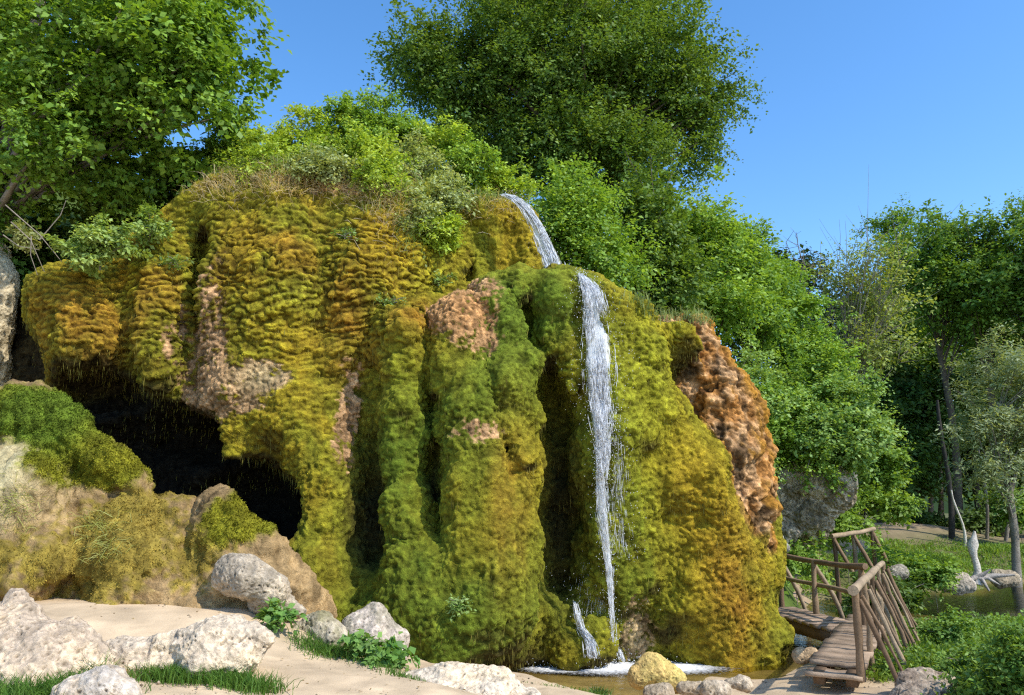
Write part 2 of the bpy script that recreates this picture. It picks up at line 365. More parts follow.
# ---- what grows where, plus shade painted into the recesses: patches given on the face in metres
def blob(px, py, rpx, rpy, Y=12.7, soft=1.0):
    c = at(px, py, Y); q = ((X - c[0]) / (rpx * mpp(Y))) ** 2 + ((Z - c[2]) / (rpy * mpp(Y))) ** 2
    return np.exp(-q * soft)
wob = fbm(CV * (.9, .9, .6), 4, 21); wob2 = fbm(CV * (3.2, 3.2, 2.2), 4, 31); wob3 = fbm(CV * (9, 9, 7), 3, 41)
gold = np.array([.41, .285, .022]); olive = np.array([.255, .245, .022]); green = np.array([.155, .215, .022]); rust = np.array([.38, .18, .025]); brownm = np.array([.16, .10, .015])
lime = np.array([.36, .355, .026]); pinkrock = np.array([.52, .31, .15]); tan = np.array([.62, .44, .22]); orock = np.array([.42, .19, .05]); dark = np.array([.05, .035, .015])
col = np.zeros_like(CV) + olive
def lay(c, wgt):
    global col
    wgt = np.clip(wgt, 0, 1)[:, None]; col = col * (1 - wgt) + c * wgt
lay(gold, sstep(-.15, .35, wob + .3 * wob2) * .75)
lay(rust, sstep(.1, .55, -wob + .4 * wob2 - .1) * .35)
lay(lime, sstep(.1, .5, wob2) * .4)
lay(green, (blob(510, 350, 50, 80) + blob(550, 300, 70, 40) + blob(480, 620, 60, 60) + blob(400, 640, 60, 30)) * (.8 + .5 * wob2))
lay(lime * .9, (blob(660, 520, 60, 130) + blob(640, 380, 40, 70) + blob(405, 420, 24, 100)) * (.55 + .6 * wob2))
lay(green * 1.1, blob(600, 460, 30, 160) * (.6 + .6 * wob2))
lay(lime, (blob(430, 250, 30, 50) + blob(640, 370, 40, 60) + blob(660, 480, 30, 80)) * (.7 + .5 * wob2))
lay(gold, (blob(390, 240, 40, 50) + blob(720, 560, 40, 100) + blob(690, 480, 40, 60)) * (.75 + .4 * wob2))
lay(green * .85, (blob(470, 420, 60, 70) + blob(405, 480, 30, 90) + blob(450, 600, 110, 60)) * (.8 + .6 * wob2))
lay(green, blob(640, 560, 36, 110) * (.35 + .8 * wob2))
lay(rust, (blob(130, 300, 70, 70) + blob(300, 240, 60, 50)) * (.25 + .8 * wob2))
lay(rust, (blob(745, 600, 28, 70) + blob(350, 330, 30, 60) + blob(510, 500, 18, 80) * .8 + blob(90, 330, 50, 50) * .7 + blob(420, 320, 25, 25)) * (.65 + .6 * wob2))
lay(brownm, (blob(220, 320, 26, 90) + blob(130, 360, 40, 30) * .6) * (.7 + .6 * wob2))
bare = (blob(215, 330, 20, 70) * 1.0 + blob(215, 390, 24, 40) * 1.3 + blob(270, 380, 24, 14) * 1.5 + blob(460, 315, 34, 26) * 1.25 + blob(480, 345, 20, 18) * 1.1 + blob(350, 410, 12, 60) * 1.2 + blob(480, 435, 26, 12) * 1.1
        + blob(180, 340, 10, 40) * .7 + blob(330, 175, 60, 14) * .9 + blob(470, 290, 30, 14) + blob(645, 640, 18, 30) * 1.6 + blob(252, 405, 22, 14) * .9 + blob(300, 600, 34, 18) * .8 + blob(380, 300, 14, 12) * .5)
def seg_d(pts):
    dm = np.full(len(CV), 9.0)
    for (p0, r0), (p1, r1) in zip(pts[:-1], pts[1:]):
        ba = p1 - p0; t = np.clip(((CV - p0) @ ba) / (ba @ ba), 0, 1); dm = np.minimum(dm, np.linalg.norm(CV - p0 - t[:, None] * ba, axis=1) - (r0 + (r1 - r0) * t))
    return dm
BUTT = [P(618, 330, 13.4, .34), P(640, 385, 13.4, .54), P(668, 470, 13.7, .92), P(704, 648, 14.75, 1.42)]
FLANK = [P(655, 328, 14.3, .30), P(694, 334, 14.2, .42), P(718, 395, 14.15, .60), P(734, 450, 14.1, .66), P(739, 495, 14.1, .60), P(750, 530, 14.2, .28)]
orange_end = sstep(.30, .16, seg_d(FLANK) + .06 * wob2) * sstep(.02, .10, seg_d(BUTT) + .05 * wob2) * sstep(at(640, 330, 14)[0], at(668, 330, 14)[0], X)
wob4 = fbm(CV * (17, 17, 22), 2, 43)
bare = np.clip(bare * (.85 + 1.0 * wob3 + .7 * wob2 + .9 * wob4), 0, 1)
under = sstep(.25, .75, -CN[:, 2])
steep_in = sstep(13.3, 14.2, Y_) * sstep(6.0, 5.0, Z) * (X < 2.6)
rockc = pinkrock[None] * (1 + .35 * wob3[:, None]) * (1 - .3 * (wob2[:, None] > .1)) + (tan - pinkrock)[None] * np.clip(blob(270, 380, 30, 20) + blob(645, 640, 30, 40) + .3 * wob, 0, 1)[:, None]
rockc = rockc * (1 - blob(462, 318, 44, 34))[:, None] + np.array([.50, .26, .10])[None] * (1 + .5 * wob3 + .4 * wob4)[:, None] * blob(462, 318, 44, 34)[:, None]
lay(rockc, sstep(.35, .65, bare))
oc = orock[None] * (1 + .5 * wob3[:, None]) + (pinkrock - orock)[None] * sstep(-.25, .3, wob2 + .4 * wob3)[:, None]
oc = oc * (1 - orange_end[:, None] * .75 * sstep(.05, .35, -fbm(CV * 5, 3, 77))[:, None])
lay(oc, orange_end)
lay(rust, orange_end * sstep(.45, .7, CN[:, 0] * .7 + .5 * CN[:, 2] + .4 * wob2))
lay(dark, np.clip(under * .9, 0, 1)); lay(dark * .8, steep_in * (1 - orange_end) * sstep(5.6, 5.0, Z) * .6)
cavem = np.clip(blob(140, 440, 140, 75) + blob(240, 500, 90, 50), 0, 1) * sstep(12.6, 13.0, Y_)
lay(np.array([.05, .04, .02]), sstep(14.0, 14.6, Y_) * sstep(at(70, 330, 13)[0], at(30, 330, 13)[0], X))  # shade of the gap at the left end, painted into the colour
lay(np.array([.02, .016, .01]), np.clip(cavem * 2, 0, 1))  # darkness inside the cave is painted into the colour
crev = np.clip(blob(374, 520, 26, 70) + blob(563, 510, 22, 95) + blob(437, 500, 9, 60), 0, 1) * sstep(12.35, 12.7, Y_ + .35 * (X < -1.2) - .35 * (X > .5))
lay(np.array([.045, .042, .014]), crev * 1.1)  # deep shade in the clefts, painted as a darker colour
mossy = np.clip(1 - sstep(.3, .6, bare) - orange_end * .85, 0, 1)
# ---- clumpy relief, with self-shadow painted into its hollows
shag = np.clip(blob(200, 300, 190, 130) + blob(380, 260, 60, 70), 0, 1)
f1, f2, cid = worley(CV * np.array([4.6, 4.6, 10.5]) * (1 + .22 * wob[:, None] * 0) + np.stack([wob2 * 1.5, wob2 * .8, wob * 2.2 + wob2 * 1.3], 1), 3)
f1 = f1 + .25 * wob3
cl = np.clip(1 - f1 * 1.15, -.2, 1)
g1, g2, gid = worley(CV * np.array([13, 13, 15.0]) + np.stack([wob2 * 1.6, wob3 * .9, wob * 2 + wob3 * .6], 1), 6)
gam = sstep(-.25, .35, fbm(CV * 1.7, 3, 66))
dis = mossy * ((.18 + .82 * shag) * .135 * cl + .05 * gam * np.clip(1 - g1 * 1.15, -.3, 1) + .05 * wob3 + .02 * wob4 + .05 * wob2) + (1 - mossy) * (.05 * np.clip(1 - 1.3 * g1, -.6, 1) + .035 * wob3)
dis += orange_end * (.16 * fbm(CV * 3.2, 3, 88) - .06 * sstep(.1, .5, -fbm(CV * 4, 3, 77)))
dirn = norm(CN + np.array([0, 0, -.35]) * (shag * mossy)[:, None])
CV2 = CV + dirn * dis[:, None]
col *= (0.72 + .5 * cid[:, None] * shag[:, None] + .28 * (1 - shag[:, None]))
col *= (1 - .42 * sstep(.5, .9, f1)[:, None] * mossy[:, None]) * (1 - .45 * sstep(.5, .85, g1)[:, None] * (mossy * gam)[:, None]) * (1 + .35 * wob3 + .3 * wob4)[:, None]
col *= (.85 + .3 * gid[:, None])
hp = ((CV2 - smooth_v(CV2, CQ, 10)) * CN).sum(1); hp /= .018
dk = sstep(-1.1, 1.0, hp)[:, None]; ms = mossy[:, None]  # hollows darkened and tips lightened in colour, standing in for self-shadow
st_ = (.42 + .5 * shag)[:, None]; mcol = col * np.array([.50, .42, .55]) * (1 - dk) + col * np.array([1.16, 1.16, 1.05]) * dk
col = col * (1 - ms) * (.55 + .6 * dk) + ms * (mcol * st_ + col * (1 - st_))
col = np.clip(col, .004, .9)
cliff = empty('rock_cliff', (0, 12.3, 0), 'tall rock cliff draped in gold and green moss with a black cave at its foot', 'cliff')
CN2 = vnormals(CV2, CQ)
fo = orange_end[CQ].mean(1) > .5
def sub(V, Q, mask, arrs):
    q = Q[mask]; u, inv = np.unique(q, return_inverse=True); return V[u], inv.reshape(q.shape), [a[u] for a in arrs]
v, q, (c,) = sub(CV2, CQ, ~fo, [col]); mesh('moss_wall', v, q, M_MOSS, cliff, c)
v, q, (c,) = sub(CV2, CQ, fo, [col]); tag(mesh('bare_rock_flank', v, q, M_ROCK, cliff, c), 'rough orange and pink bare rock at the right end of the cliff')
CLIFF_BVH = BVHTree.FromPolygons(CV2.tolist(), CQ.tolist())
def hit(px, py, off=0.0):
    d = FW + RT * ((px - 512) / F) + UP * ((347.5 - py) / F); d /= np.linalg.norm(d)
    h = CLIFF_BVH.ray_cast(Vector(EYE), Vector(d))
    if h[0] is None: return None, None
    return np.array(h[0]) + np.array(h[1]) * off, np.array(h[1])
# ---- fronds of moss standing off the wall
def leaf_quads(C, D, Nn, ln, wd, col, fold=.25, rg=rng):
    """C base points, D growth direction, Nn face normal; rhombic leaves"""
    D = norm(D); S_ = norm(np.cross(D, Nn)); Nn = norm(np.cross(S_, D)); ln = np.asarray(ln)[:, None]; wd = np.asarray(wd)[:, None]
    m = C + D * ln * .45
    V = np.stack([C, m + S_ * wd * .5 + Nn * wd * fold, C + D * ln, m - S_ * wd * .5 + Nn * wd * fold], 1).reshape(-1, 3)
    n = len(C); return V, np.arange(4 * n).reshape(n, 4), np.repeat(col, 4, 0)
def tri_scatter(V, Q, wgt, n, rg=rng):
    a = np.linalg.norm(np.cross(V[Q[:, 2]] - V[Q[:, 0]], V[Q[:, 3]] - V[Q[:, 1]]), axis=1) * wgt
    f = rg.choice(len(Q), n, p=a / a.sum()); u, v = rg.random((2, n, 1))
    q = V[Q[f]]; p = (q[:, 0] * (1 - u) + q[:, 1] * u) * (1 - v) + (q[:, 3] * (1 - u) + q[:, 2] * u) * v
    return f, p
facing = (CN2[CQ].mean(1) * norm(EYE - CV2[CQ].mean(1))).sum(1)
wf = mossy[CQ].mean(1) * sstep(-.35, 0, facing) * (1 - np.clip(cavem[CQ].mean(1) * 2, 0, 1))
f, p = tri_scatter(CV2, CQ, wf * (1 - .7 * np.clip(crev[CQ].mean(1) * 1.6, 0, 1)), 150000)
nn = CN2[CQ[f, 0]]; rv = rng.normal(size=p.shape)
D = norm(nn * .55 + np.array([0, 0, -.75]) + rv * .32)
Nn = norm(nn * 1.0 + np.array([0, 0, .25]) + rng.normal(size=p.shape) * .28)
cc = col[CQ[f, 0]] * (rng.uniform(.45, 1.65, (len(p), 1))) * np.array([1, 1, 1])
v, q, c = leaf_quads(p - nn * .006, D, Nn, rng.uniform(.010, .024, len(p)), rng.uniform(.008, .014, len(p)), cc)
tag(mesh('moss_fronds', v, q, M_TUFT, cliff, c, smooth=False), kind='stuff')
# ---- rootlets hanging from the overhang
low = (CN2[CQ].mean(1)[:, 2] < -.25) & (mossy[CQ].mean(1) > .4) & (facing > -.75)
f, p = tri_scatter(CV2, CQ, low * 1.0, 7000)
ln = rng.uniform(.05, .24, len(p)) * rng.uniform(.3, 1, len(p)); D = np.array([0, 0, -1]) + rng.normal(size=p.shape) * .1
v, q, c = leaf_quads(p, D, norm(rng.normal(size=p.shape)), ln, np.full(len(p), .010), np.array([.16, .14, .03]) * rng.uniform(.6, 1.5, (len(p), 1)))
tag(mesh('hanging_rootlets', v, q, M_TUFT, cliff, c, smooth=False), kind='stuff')
# ================================================================== ground
PZ = 0.0      # pool level
g_ctrl = [(-200, 640, 8.5), (-100, 610, 10), (60, 600, 10), (150, 602, 10.3), (230, 606, 10.4), (300, 625, 10.2), (350, 655, 9.7), (300, 692, 7.9), (385, 692, 8), (430, 668, 10.4), (200, 672, 8.2), (60, 692, 7),
  (470, 672, 10.9), (520, 676, 11.2), (500, 694, 9.6)]
gc = []
for a, b, Y in g_ctrl: p = at(a, b, Y); gc.append((p[0], p[1], p[2]))
def gz(px, py, z): p = on_z(px, py, z); gc.append((p[0], p[1], z))
for a, b, z in [(560, 690, -.02), (540, 678, -.03), (570, 672, -.12), (600, 664, -.22), (660, 668, -.2), (720, 668, -.14), (620, 684, -.03), (680, 690, -.02), (740, 690, .02), (760, 676, -.10), (780, 650, -.12), (800, 630, -.14), (830, 612, -.2), (860, 605, -.3),
  (800, 688, .12), (860, 680, .14), (830, 672, .10), (890, 690, .15), (930, 694, .2), (900, 665, .12), (910, 640, .12), (950, 660, .35), (1000, 670, .45), (1050, 680, .5), (940, 632, .12), (900, 622, .02), (880, 612, -.1),
  (785, 590, .28), (778, 578, .36), (775, 565, .5), (770, 552, .7), (800, 565, .55), (830, 560, .6), (855, 566, .62), (870, 556, .75), (890, 552, .8), (920, 556, .75), (900, 575, .55), (935, 575, .45), (880, 590, .2), (930, 592, .12),
  (930, 603, -.4), (960, 612, -.45), (1000, 600, -.5), (1030, 610, -.5), (990, 588, -.4), (1060, 600, -.5), (960, 594, -.3), (1000, 576, .2), (960, 578, .25), (1040, 576, .25), (990, 560, .55), (940, 553, .8), (1020, 550, .7),
  (920, 533, .7), (980, 533, .7), (880, 531, .75), (1060, 533, .7), (840, 538, 1.0), (850, 520, 1.9), (890, 522, 1.6), (960, 522, 1.0), (1020, 520, 1.1), (800, 540, 1.3)]: gz(a, b, z)
for p in [(-30, 5, 1.2), (-10, 3, 1.0), (0, 2, .9), (8, 2, .5), (20, 5, .8), (25, 15, .7), (30, 40, .9), (60, 60, 1.0), (0, 80, 3), (15, 120, 2), (120, 120, 2), (-120, 60, 6), (-20, 14, 2.0), (4, 6, .5), (7, 8, .35)]: gc.append(p)
def ground_z(x, y):
    x = np.asarray(x, float); y = np.asarray(y, float); sc = 1.0 / (0.35 + .06 * np.clip(y, 0, 60)); num = 0; den = 0
    for cx, cy, v in gc:
        d2 = ((x - cx) ** 2 + (y - cy) ** 2); wq = 1 / (d2 + .04 + .0012 * cy * cy) ** 1.9; num = num + wq * v; den = den + wq
    z = num / den; c = on_z(992, 606, 0); e = np.sqrt(((x - c[0] - .3) / 2.5) ** 2 + ((y - c[1]) / 3.1) ** 2); t = sstep(1.12, .8, e)
    return z * (1 - t) + np.minimum(z, -.4) * t
def graded(lo, a, b, hi, st):
    L = [a]; s_ = st
    while L[-1] > lo: s_ *= 1.25; L.append(L[-1] - s_)
    R_ = [b]; s_ = st
    while R_[-1] < hi: s_ *= 1.25; R_.append(R_[-1] + s_)
    return np.array(L[::-1] + list(np.arange(a + st, b, st)) + R_)
gx_ = graded(-500, -9, 17, 500, .085); gy_ = graded(-60, 5, 27, 900, .085)
GX, GY = np.meshgrid(gx_, gy_, indexing='ij'); gxf, gyf = GX.ravel(), GY.ravel(); gzf = ground_z(gxf, gyf)
Pn = np.stack([gxf, gyf, gzf * 0], 1)
gzf = gzf + .035 * fbm(Pn * 1.3, 3, 51) + .012 * fbm(Pn * 5, 3, 52)
nx, ny = GX.shape; I = np.arange(nx * ny).reshape(nx, ny)
GQ = np.stack([I[:-1, :-1].ravel(), I[1:, :-1].ravel(), I[1:, 1:].ravel(), I[:-1, 1:].ravel()], 1)
GV = np.stack([gxf, gyf, gzf], 1)
def pix(Pw):
    d = Pw - EYE; f_ = d @ FW; f_ = np.where(f_ < .1, .1, f_); return 512 + F * (d @ RT) / f_, 347.5 - F * (d @ UP) / f_
sandc = np.array([.57, .43, .275]); soil = np.array([.16, .13, .07]); grassc = np.array([.10, .15, .03]); bed = np.array([.30, .21, .09]); pathc = np.array([.40, .29, .19])
def near(pts, rad):
    r_ = 0
    for (x, y) in pts: r_ = np.maximum(r_, np.exp(-((gxf - x) ** 2 + (gyf - y) ** 2) / rad ** 2))
    return r_
def line_pts(pl, n=24):
    out = []
    for a, b in zip(pl[:-1], pl[1:]):
        for t in np.linspace(0, 1, n): out.append((a[0] + (b[0] - a[0]) * t, a[1] + (b[1] - a[1]) * t))
    return out
nz = fbm(Pn * 1.1, 4, 61)
gcol = np.zeros((len(gxf), 3)) + soil * .6 + grassc * .4
def glay(c, w_):
    global gcol
    w_ = np.clip(w_, 0, 1)[:, None]; gcol = gcol * (1 - w_) + c * w_
left = sstep(5.2, 4.4, gxf + .25 * nz) * sstep(15, 13, gyf)
glay(sandc, left)
pp = [on_z(820, 684, .12)[:2], on_z(760, 694, .05)[:2], on_z(890, 694, .15)[:2], (3, 8), (5, 9)]
glay(sandc * .95, near(line_pts([tuple(p) for p in pp]), .9) * 1.6)
PATH1 = [tuple(on_z(785, 590, .3)[:2]), tuple(on_z(778, 575, .4)[:2]), tuple(on_z(800, 562, .55)[:2]), tuple(on_z(840, 560, .62)[:2]), tuple(on_z(900, 551, .8)[:2])]
glay(pathc, near(line_pts(PATH1), .75) * 1.5)
PATH2 = [tuple(on_z(860, 541, .75)[:2]), tuple(on_z(920, 540, .72)[:2]), tuple(on_z(1000, 540, .7)[:2]), tuple(on_z(1100, 540, .7)[:2])]
glay(pathc * .8, near(line_pts(PATH2), 2.6) * 1.6)
glay(bed, sstep(.03, -.06, gzf) * (gyf < 60))
glay(np.array([.022, .026, .014]), sstep(.0, -.15, gzf) * sstep(14.5, 16, gyf) * (gyf < 60))
gcol *= (1 + .26 * fbm(Pn * 3.1, 4, 71) + .16 * fbm(Pn * 11, 3, 72))[:, None]
tag(mesh('ground', GV, GQ, M_SAND, None, gcol), kind='structure')
# ---- hill behind the cliff
FOOT = [(4.3, 13), (5.3, 15), (6.6, 17.5), (7.6, 20), (9.0, 24), (10.5, 30), (12, 45), (14, 90), (16, 200)]
fx = np.array([f_[0] for f_ in FOOT]); fy = np.array([f_[1] for f_ in FOOT])
def hill_z(x, y):
    d = np.interp(y, fy, fx) - x; s_ = sstep(-.3, 5.5, d)
    zt_ = np.interp(x, TOPX, TOPZ)
    far_ = sstep(16.0, 18.5, y)
    return -.6 + s_ * ((zt_ - .1) * (1 - far_) + (np.maximum(zt_, 6.0) + .6) * far_) + s_ * (.30 * np.clip(y - 16, 0, 30) + .5 * sstep(-4.5, -7, x) * np.clip(y - 14.2, 0, 6))
hx = graded(-120, -9, 8, 16, .22); hy = graded(14.0, 14.2, 26, 200, .22); hy = hy[hy >= 15.8]
HX, HY = np.meshgrid(hx, hy, indexing='ij'); hz = hill_z(HX.ravel(), HY.ravel())
HV = np.stack([HX.ravel(), HY.ravel(), hz], 1); HV[:, 2] += .12 * fbm(HV * .7, 3, 5)
I = np.arange(HX.size).reshape(HX.shape)
HQ = np.stack([I[:-1, :-1].ravel(), I[1:, :-1].ravel(), I[1:, 1:].ravel(), I[:-1, 1:].ravel()], 1)
hc = (grassc * .8)[None] * (1 + .4 * fbm(HV * .9, 3, 8))[:, None]
tag(mesh('hillside', HV, HQ, M_SAND, None, hc), kind='structure')
rx_ = np.arange(-260, 420, 4.0); ry_ = np.arange(78, 300, 4.0); RX, RY = np.meshgrid(rx_, ry_, indexing='ij'); RV = np.stack([RX.ravel(), RY.ravel(), -2 + 20 * sstep(78, 160, RY.ravel())], 1); RV[:, 2] += 3 * fbm(RV * [.03, .03, 0], 3, 5) * sstep(78, 110, RV[:, 1]) + 1.4 * fbm(RV * [.2, .2, 0], 3, 6)
I = np.arange(RX.size).reshape(RX.shape); tag(mesh('hills', RV, np.stack([I[:-1, :-1].ravel(), I[1:, :-1].ravel(), I[1:, 1:].ravel(), I[:-1, 1:].ravel()], 1), M_MOSS, None, np.array([.03, .055, .015])[None] * (1 + .5 * fbm(RV * .3, 3, 8))[:, None]), kind='structure')
def top_z(x, y):
    return max(float(ground_z([x], [y])[0]), float(hill_z(np.array([x]), np.array([y]))[0]) if y > 14.2 else -9)
# ================================================================== rocks
def rock(name, label, lobes, c1, c2, seed, vox=.03, rough=.10, cell=.3, pits=.02, k=.12, cat='boulder', moss=None, cuts=(), mat=None, parent=None, sq=(1, 1, 1), group=None, extra=None):
    pts = np.array([p for ch in lobes for p, r in ch]); rm = max(r for ch in lobes for p, r in ch) + .3
    s = Solid(pts.min(0) - rm, pts.max(0) + rm, vox); s.Fd[:] = 3
    for ch in lobes: s.chain(ch, k, sq=sq)
    for ch in cuts: s.chain(ch, .05, True)
    if cat == 'rock mound': s.noise((.26, .26, .9), .09, seed + 2)
    s.noise((cell * 1.2,) * 3, rough * 1.15, seed); s.noise((cell * .42,) * 3, rough * .22, seed + 1)
    V, Q = s.surface()
    if len(Q) < 40000: V, Q = subdiv(V, Q); V = smooth_v(V, Q, 1)
    n = vnormals(V, Q); f1, f2, cid = worley(V * 17 + 1.6 * fbm(V * 6, 2, seed)[:, None], seed); pits = pits * .55; q1 = fbm(V * 14, 3, seed + 3); q2 = fbm(V * 2.2, 4, seed + 4)
    rd = 1 - 2 * np.abs(fbm(V * 4.5, 4, seed + 7)); V = V + n * (rough * .38 * (rd - .4))[:, None]
    V = V + n * ((pits * 1.2 * q1 - pits * 1.6 * sstep(.38, .12, f1)) + pits * 1.5 * (np.clip(1 - f1 * 1.2, 0, 1)) * .6)[:, None]
    t = sstep(-.35, .35, q2 + .35 * q1)[:, None]; c = np.asarray(c1) * t + np.asarray(c2) * (1 - t)
    c = c * (1 - .55 * sstep(.32, .1, f1))[:, None] * (.85 + .3 * cid[:, None])
    q4 = fbm(V * 26, 3, seed + 8); V = V + n * (.010 * q4)[:, None]; c = c * (1 + .38 * q4)[:, None]
    if moss is not None: c, V = moss(V, n, c, q1, q2)
    o = mesh(name, V, Q, mat or M_ROCK, parent, c, origin=pts.mean(0) if parent is None else None)
    if label: tag(o, label, cat, group)
    return o, V, Q, n, c
cream = (.74, .56, .37); greyr = (.50, .39, .28); warm = (.60, .44, .26); tanr = (.50, .37, .20)
# ---- the travertine mound under the cave
def mound_moss(V, n, c, q1, q2):
    x, z = V[:, 0], V[:, 2]
    def bl(px, py, a, b, Y): p = at(px, py, Y); return np.exp(-((x - p[0]) / (a * mpp(Y))) ** 2 - ((z - p[2]) / (b * mpp(Y))) ** 2)
    gm = sstep(.35, .75, 1.4 * bl(45, 412, 60, 34, 11) + 1.3 * bl(110, 468, 40, 22, 11) + 1.0 * bl(78, 440, 26, 20, 11) + 1.4 * bl(240, 515, 36, 28, 10.8) + .35 * q2 + .3 * q1)
    gg = np.clip(bl(45, 415, 50, 40, 11) * 1.4 + .3 * q2, 0, 1)
    mo = sstep(.3, .8, 1.45 * bl(118, 550, 46, 60, 10.5) + .9 * bl(20, 570, 26, 40, 10.3) + .8 * bl(225, 545, 26, 30, 10.8) + .6 * bl(190, 560, 14, 40, 10.5) + .5 * q2 + .5 * q1)
    tc = np.array([.42, .28, .13]) * (1 + .3 * q2[:, None] + .25 * q1[:, None]); tc = tc * (1 - .35 * sstep(.1, .5, fbm(V * (3, 3, .8), 3, 9)))[:, None]
    pale = np.clip(1.3 * bl(15, 480, 40, 40, 10.6) + .5 * bl(90, 455, 30, 18, 11), 0, 1)[:, None]
    tc = tc * (1 - pale) + np.array([.62, .52, .28]) * pale
    og = np.array([.27, .205, .025]) * (1 + .4 * q1[:, None]); gr = np.array([.13, .19, .02]) * gg[:, None] + np.array([.24, .225, .018]) * (1 - gg[:, None])
    c = tc * (1 - mo[:, None] * .85) + og * mo[:, None] * .85; c = c * (1 - gm[:, None]) + gr * (1 + .35 * q1[:, None]) * gm[:, None]; c = c * (1 + .45 * fbm(V * 24, 3, 12))[:, None]; wc1, _, wci = worley(V * (7, 7, 4), 13); c = c * (.7 + .5 * wci)[:, None]; V = V + n * (.06 * np.clip(.8 - wc1, -.4, 1))[:, None]
    V = V + n * (gm * .02 * q1)[:, None]
    return c, V
mound, mV, mQ, mN, mC = rock('rock_mound', 'tan travertine mound with a green moss cap filling the mouth of the cave', [
  [P(-10, 425, 11.6, .45), P(38, 425, 11.3, .48), P(70, 428, 11.3, .36)], [P(75, 440, 11.2, .30), P(110, 470, 11.1, .30), P(133, 485, 11.0, .16)], [P(20, 440, 11.5, .6), P(60, 500, 11.2, .6)],
  [P(-20, 500, 10.8, .62), P(15, 520, 10.5, .66), P(30, 570, 10.3, .6)], [P(90, 510, 11.0, .40), P(60, 560, 10.8, .6)],
  [P(130, 530, 11.0, .50), P(118, 570, 10.75, .58), P(110, 620, 10.4, .5)], [P(175, 520, 11.2, .42), P(170, 570, 11.0, .55), P(190, 620, 10.7, .5)],
  [P(215, 510, 11.2, .34), P(248, 545, 11.0, .36)], [P(225, 540, 11.0, .42), P(225, 600, 10.9, .5), P(250, 640, 10.6, .4)], [P(250, 570, 11.1, .45), P(300, 612, 11.2, .34)], [P(90, 600, 10.8, .6), P(180, 630, 10.6, .5)]],
  tanr, warm, 17, .03, .16, .34, .03, .12, 'rock mound', mound_moss, mat=M_MOSS)
fm = np.clip((mC[:, 1] / np.maximum(mC[:, 2], .01)) / 9, 0, 1)
f, p = tri_scatter(mV, mQ, sstep(.45, .8, fm[mQ].mean(1)) * (mN[mQ].mean(1)[:, 1] < .4), 26000)
nn = mN[mQ[f, 0]]; D = norm(nn * .8 + np.array([0, 0, -.3]) + rng.normal(size=p.shape) * .4)
v, q, c = leaf_quads(p - nn * .005, D, norm(nn * .6 + [0, 0, .6] + rng.normal(size=p.shape) * .4), rng.uniform(.015, .038, len(p)), rng.uniform(.009, .017, len(p)), mC[mQ[f, 0]] * rng.uniform(.55, 1.35, (len(p), 1)))
tag(mesh('moss_fronds', v, q, M_TUFT, mound, c, smooth=False), kind='stuff')
# ---- boulders
rock('boulder', 'tall pitted grey boulder at the left edge of the sand', [[P(15, 598, 7.6, .17), P(25, 640, 7.5, .27), P(40, 690, 7.3, .36)], [P(60, 642, 7.6, .22), P(80, 670, 7.5, .26)], [P(-10, 640, 7.5, .4), P(-20, 690, 7.4, .4)]], cream, greyr, 41, .022, .10, .26, .03, .08, sq=(1.05, 1.1, .9))
cream = (.84, .66, .44); greyr = (.60, .47, .33)
rock('boulder', 'long low pale boulder lying across the sand with grass at its foot', [[P(122, 655, 8.3, .15), P(165, 645, 8.2, .18), P(215, 637, 8.2, .18), P(252, 637, 8.2, .14)], [P(130, 668, 8.2, .2), P(200, 658, 8.1, .18), P(240, 654, 8.1, .17)], [P(128, 690, 8.2, .16), P(155, 690, 8.1, .2)]], cream, (.62, .50, .36), 42, .022, .10, .24, .028, .08, sq=(1.15, 1.15, .78))
rock('boulder', 'small dark-pitted boulder at the bottom edge left of the grass', [[P(75, 698, 6.6, .14), P(105, 690, 6.6, .13), P(125, 694, 6.6, .1)]], (.55, .48, .40), greyr, 43, .018, .05, .18, .025, .06)
rock('boulder', 'flat cream boulder at the bottom centre of the sand', [[P(405, 692, 9.2, .16), P(450, 684, 9.2, .18), P(500, 686, 9.2, .17), P(525, 696, 9.2, .12)], [P(430, 705, 9.0, .2), P(490, 705, 9.0, .2)]], cream, (.66, .55, .41), 44, .022, .06, .24, .022, .08)
rock('boulder', 'round brown boulder overhanging a dark hollow below the mossy mound', [[P(228, 574, 10.3, .17), P(252, 580, 10.2, .26), P(275, 590, 10.2, .24)], [P(262, 600, 10.3, .22), P(300, 610, 10.4, .14)]], (.58, .46, .32), (.40, .33, .24), 45, .022, .07, .22, .025, .06)
rock('boulder', 'grey mossy rock left of the leafy green plant', [[P(300, 632, 10.1, .12), P(322, 627, 10.1, .17), P(335, 640, 10.0, .22)]], (.50, .42, .30), (.30, .26, .14), 46, .022, .06, .2, .025, .06)
rock('boulder', 'domed pinkish grey rock behind the leafy green plant', [[P(358, 630, 10.2, .19), P(374, 625, 10.3, .22), P(394, 642, 10.3, .17)], [P(370, 650, 10.1, .28), P(392, 655, 10.2, .2)]], (.56, .46, .37), (.36, .31, .22), 47, .022, .06, .2, .022, .06)
rock('boulder', 'yellow ochre stone lying at the edge of the pool', [[P(640, 677, 11.0, .14), P(655, 668, 11.0, .17), P(676, 682, 11.0, .12)]], (.66, .50, .16), (.60, .40, .14), 48, .018, .045, .16, .012, .05)
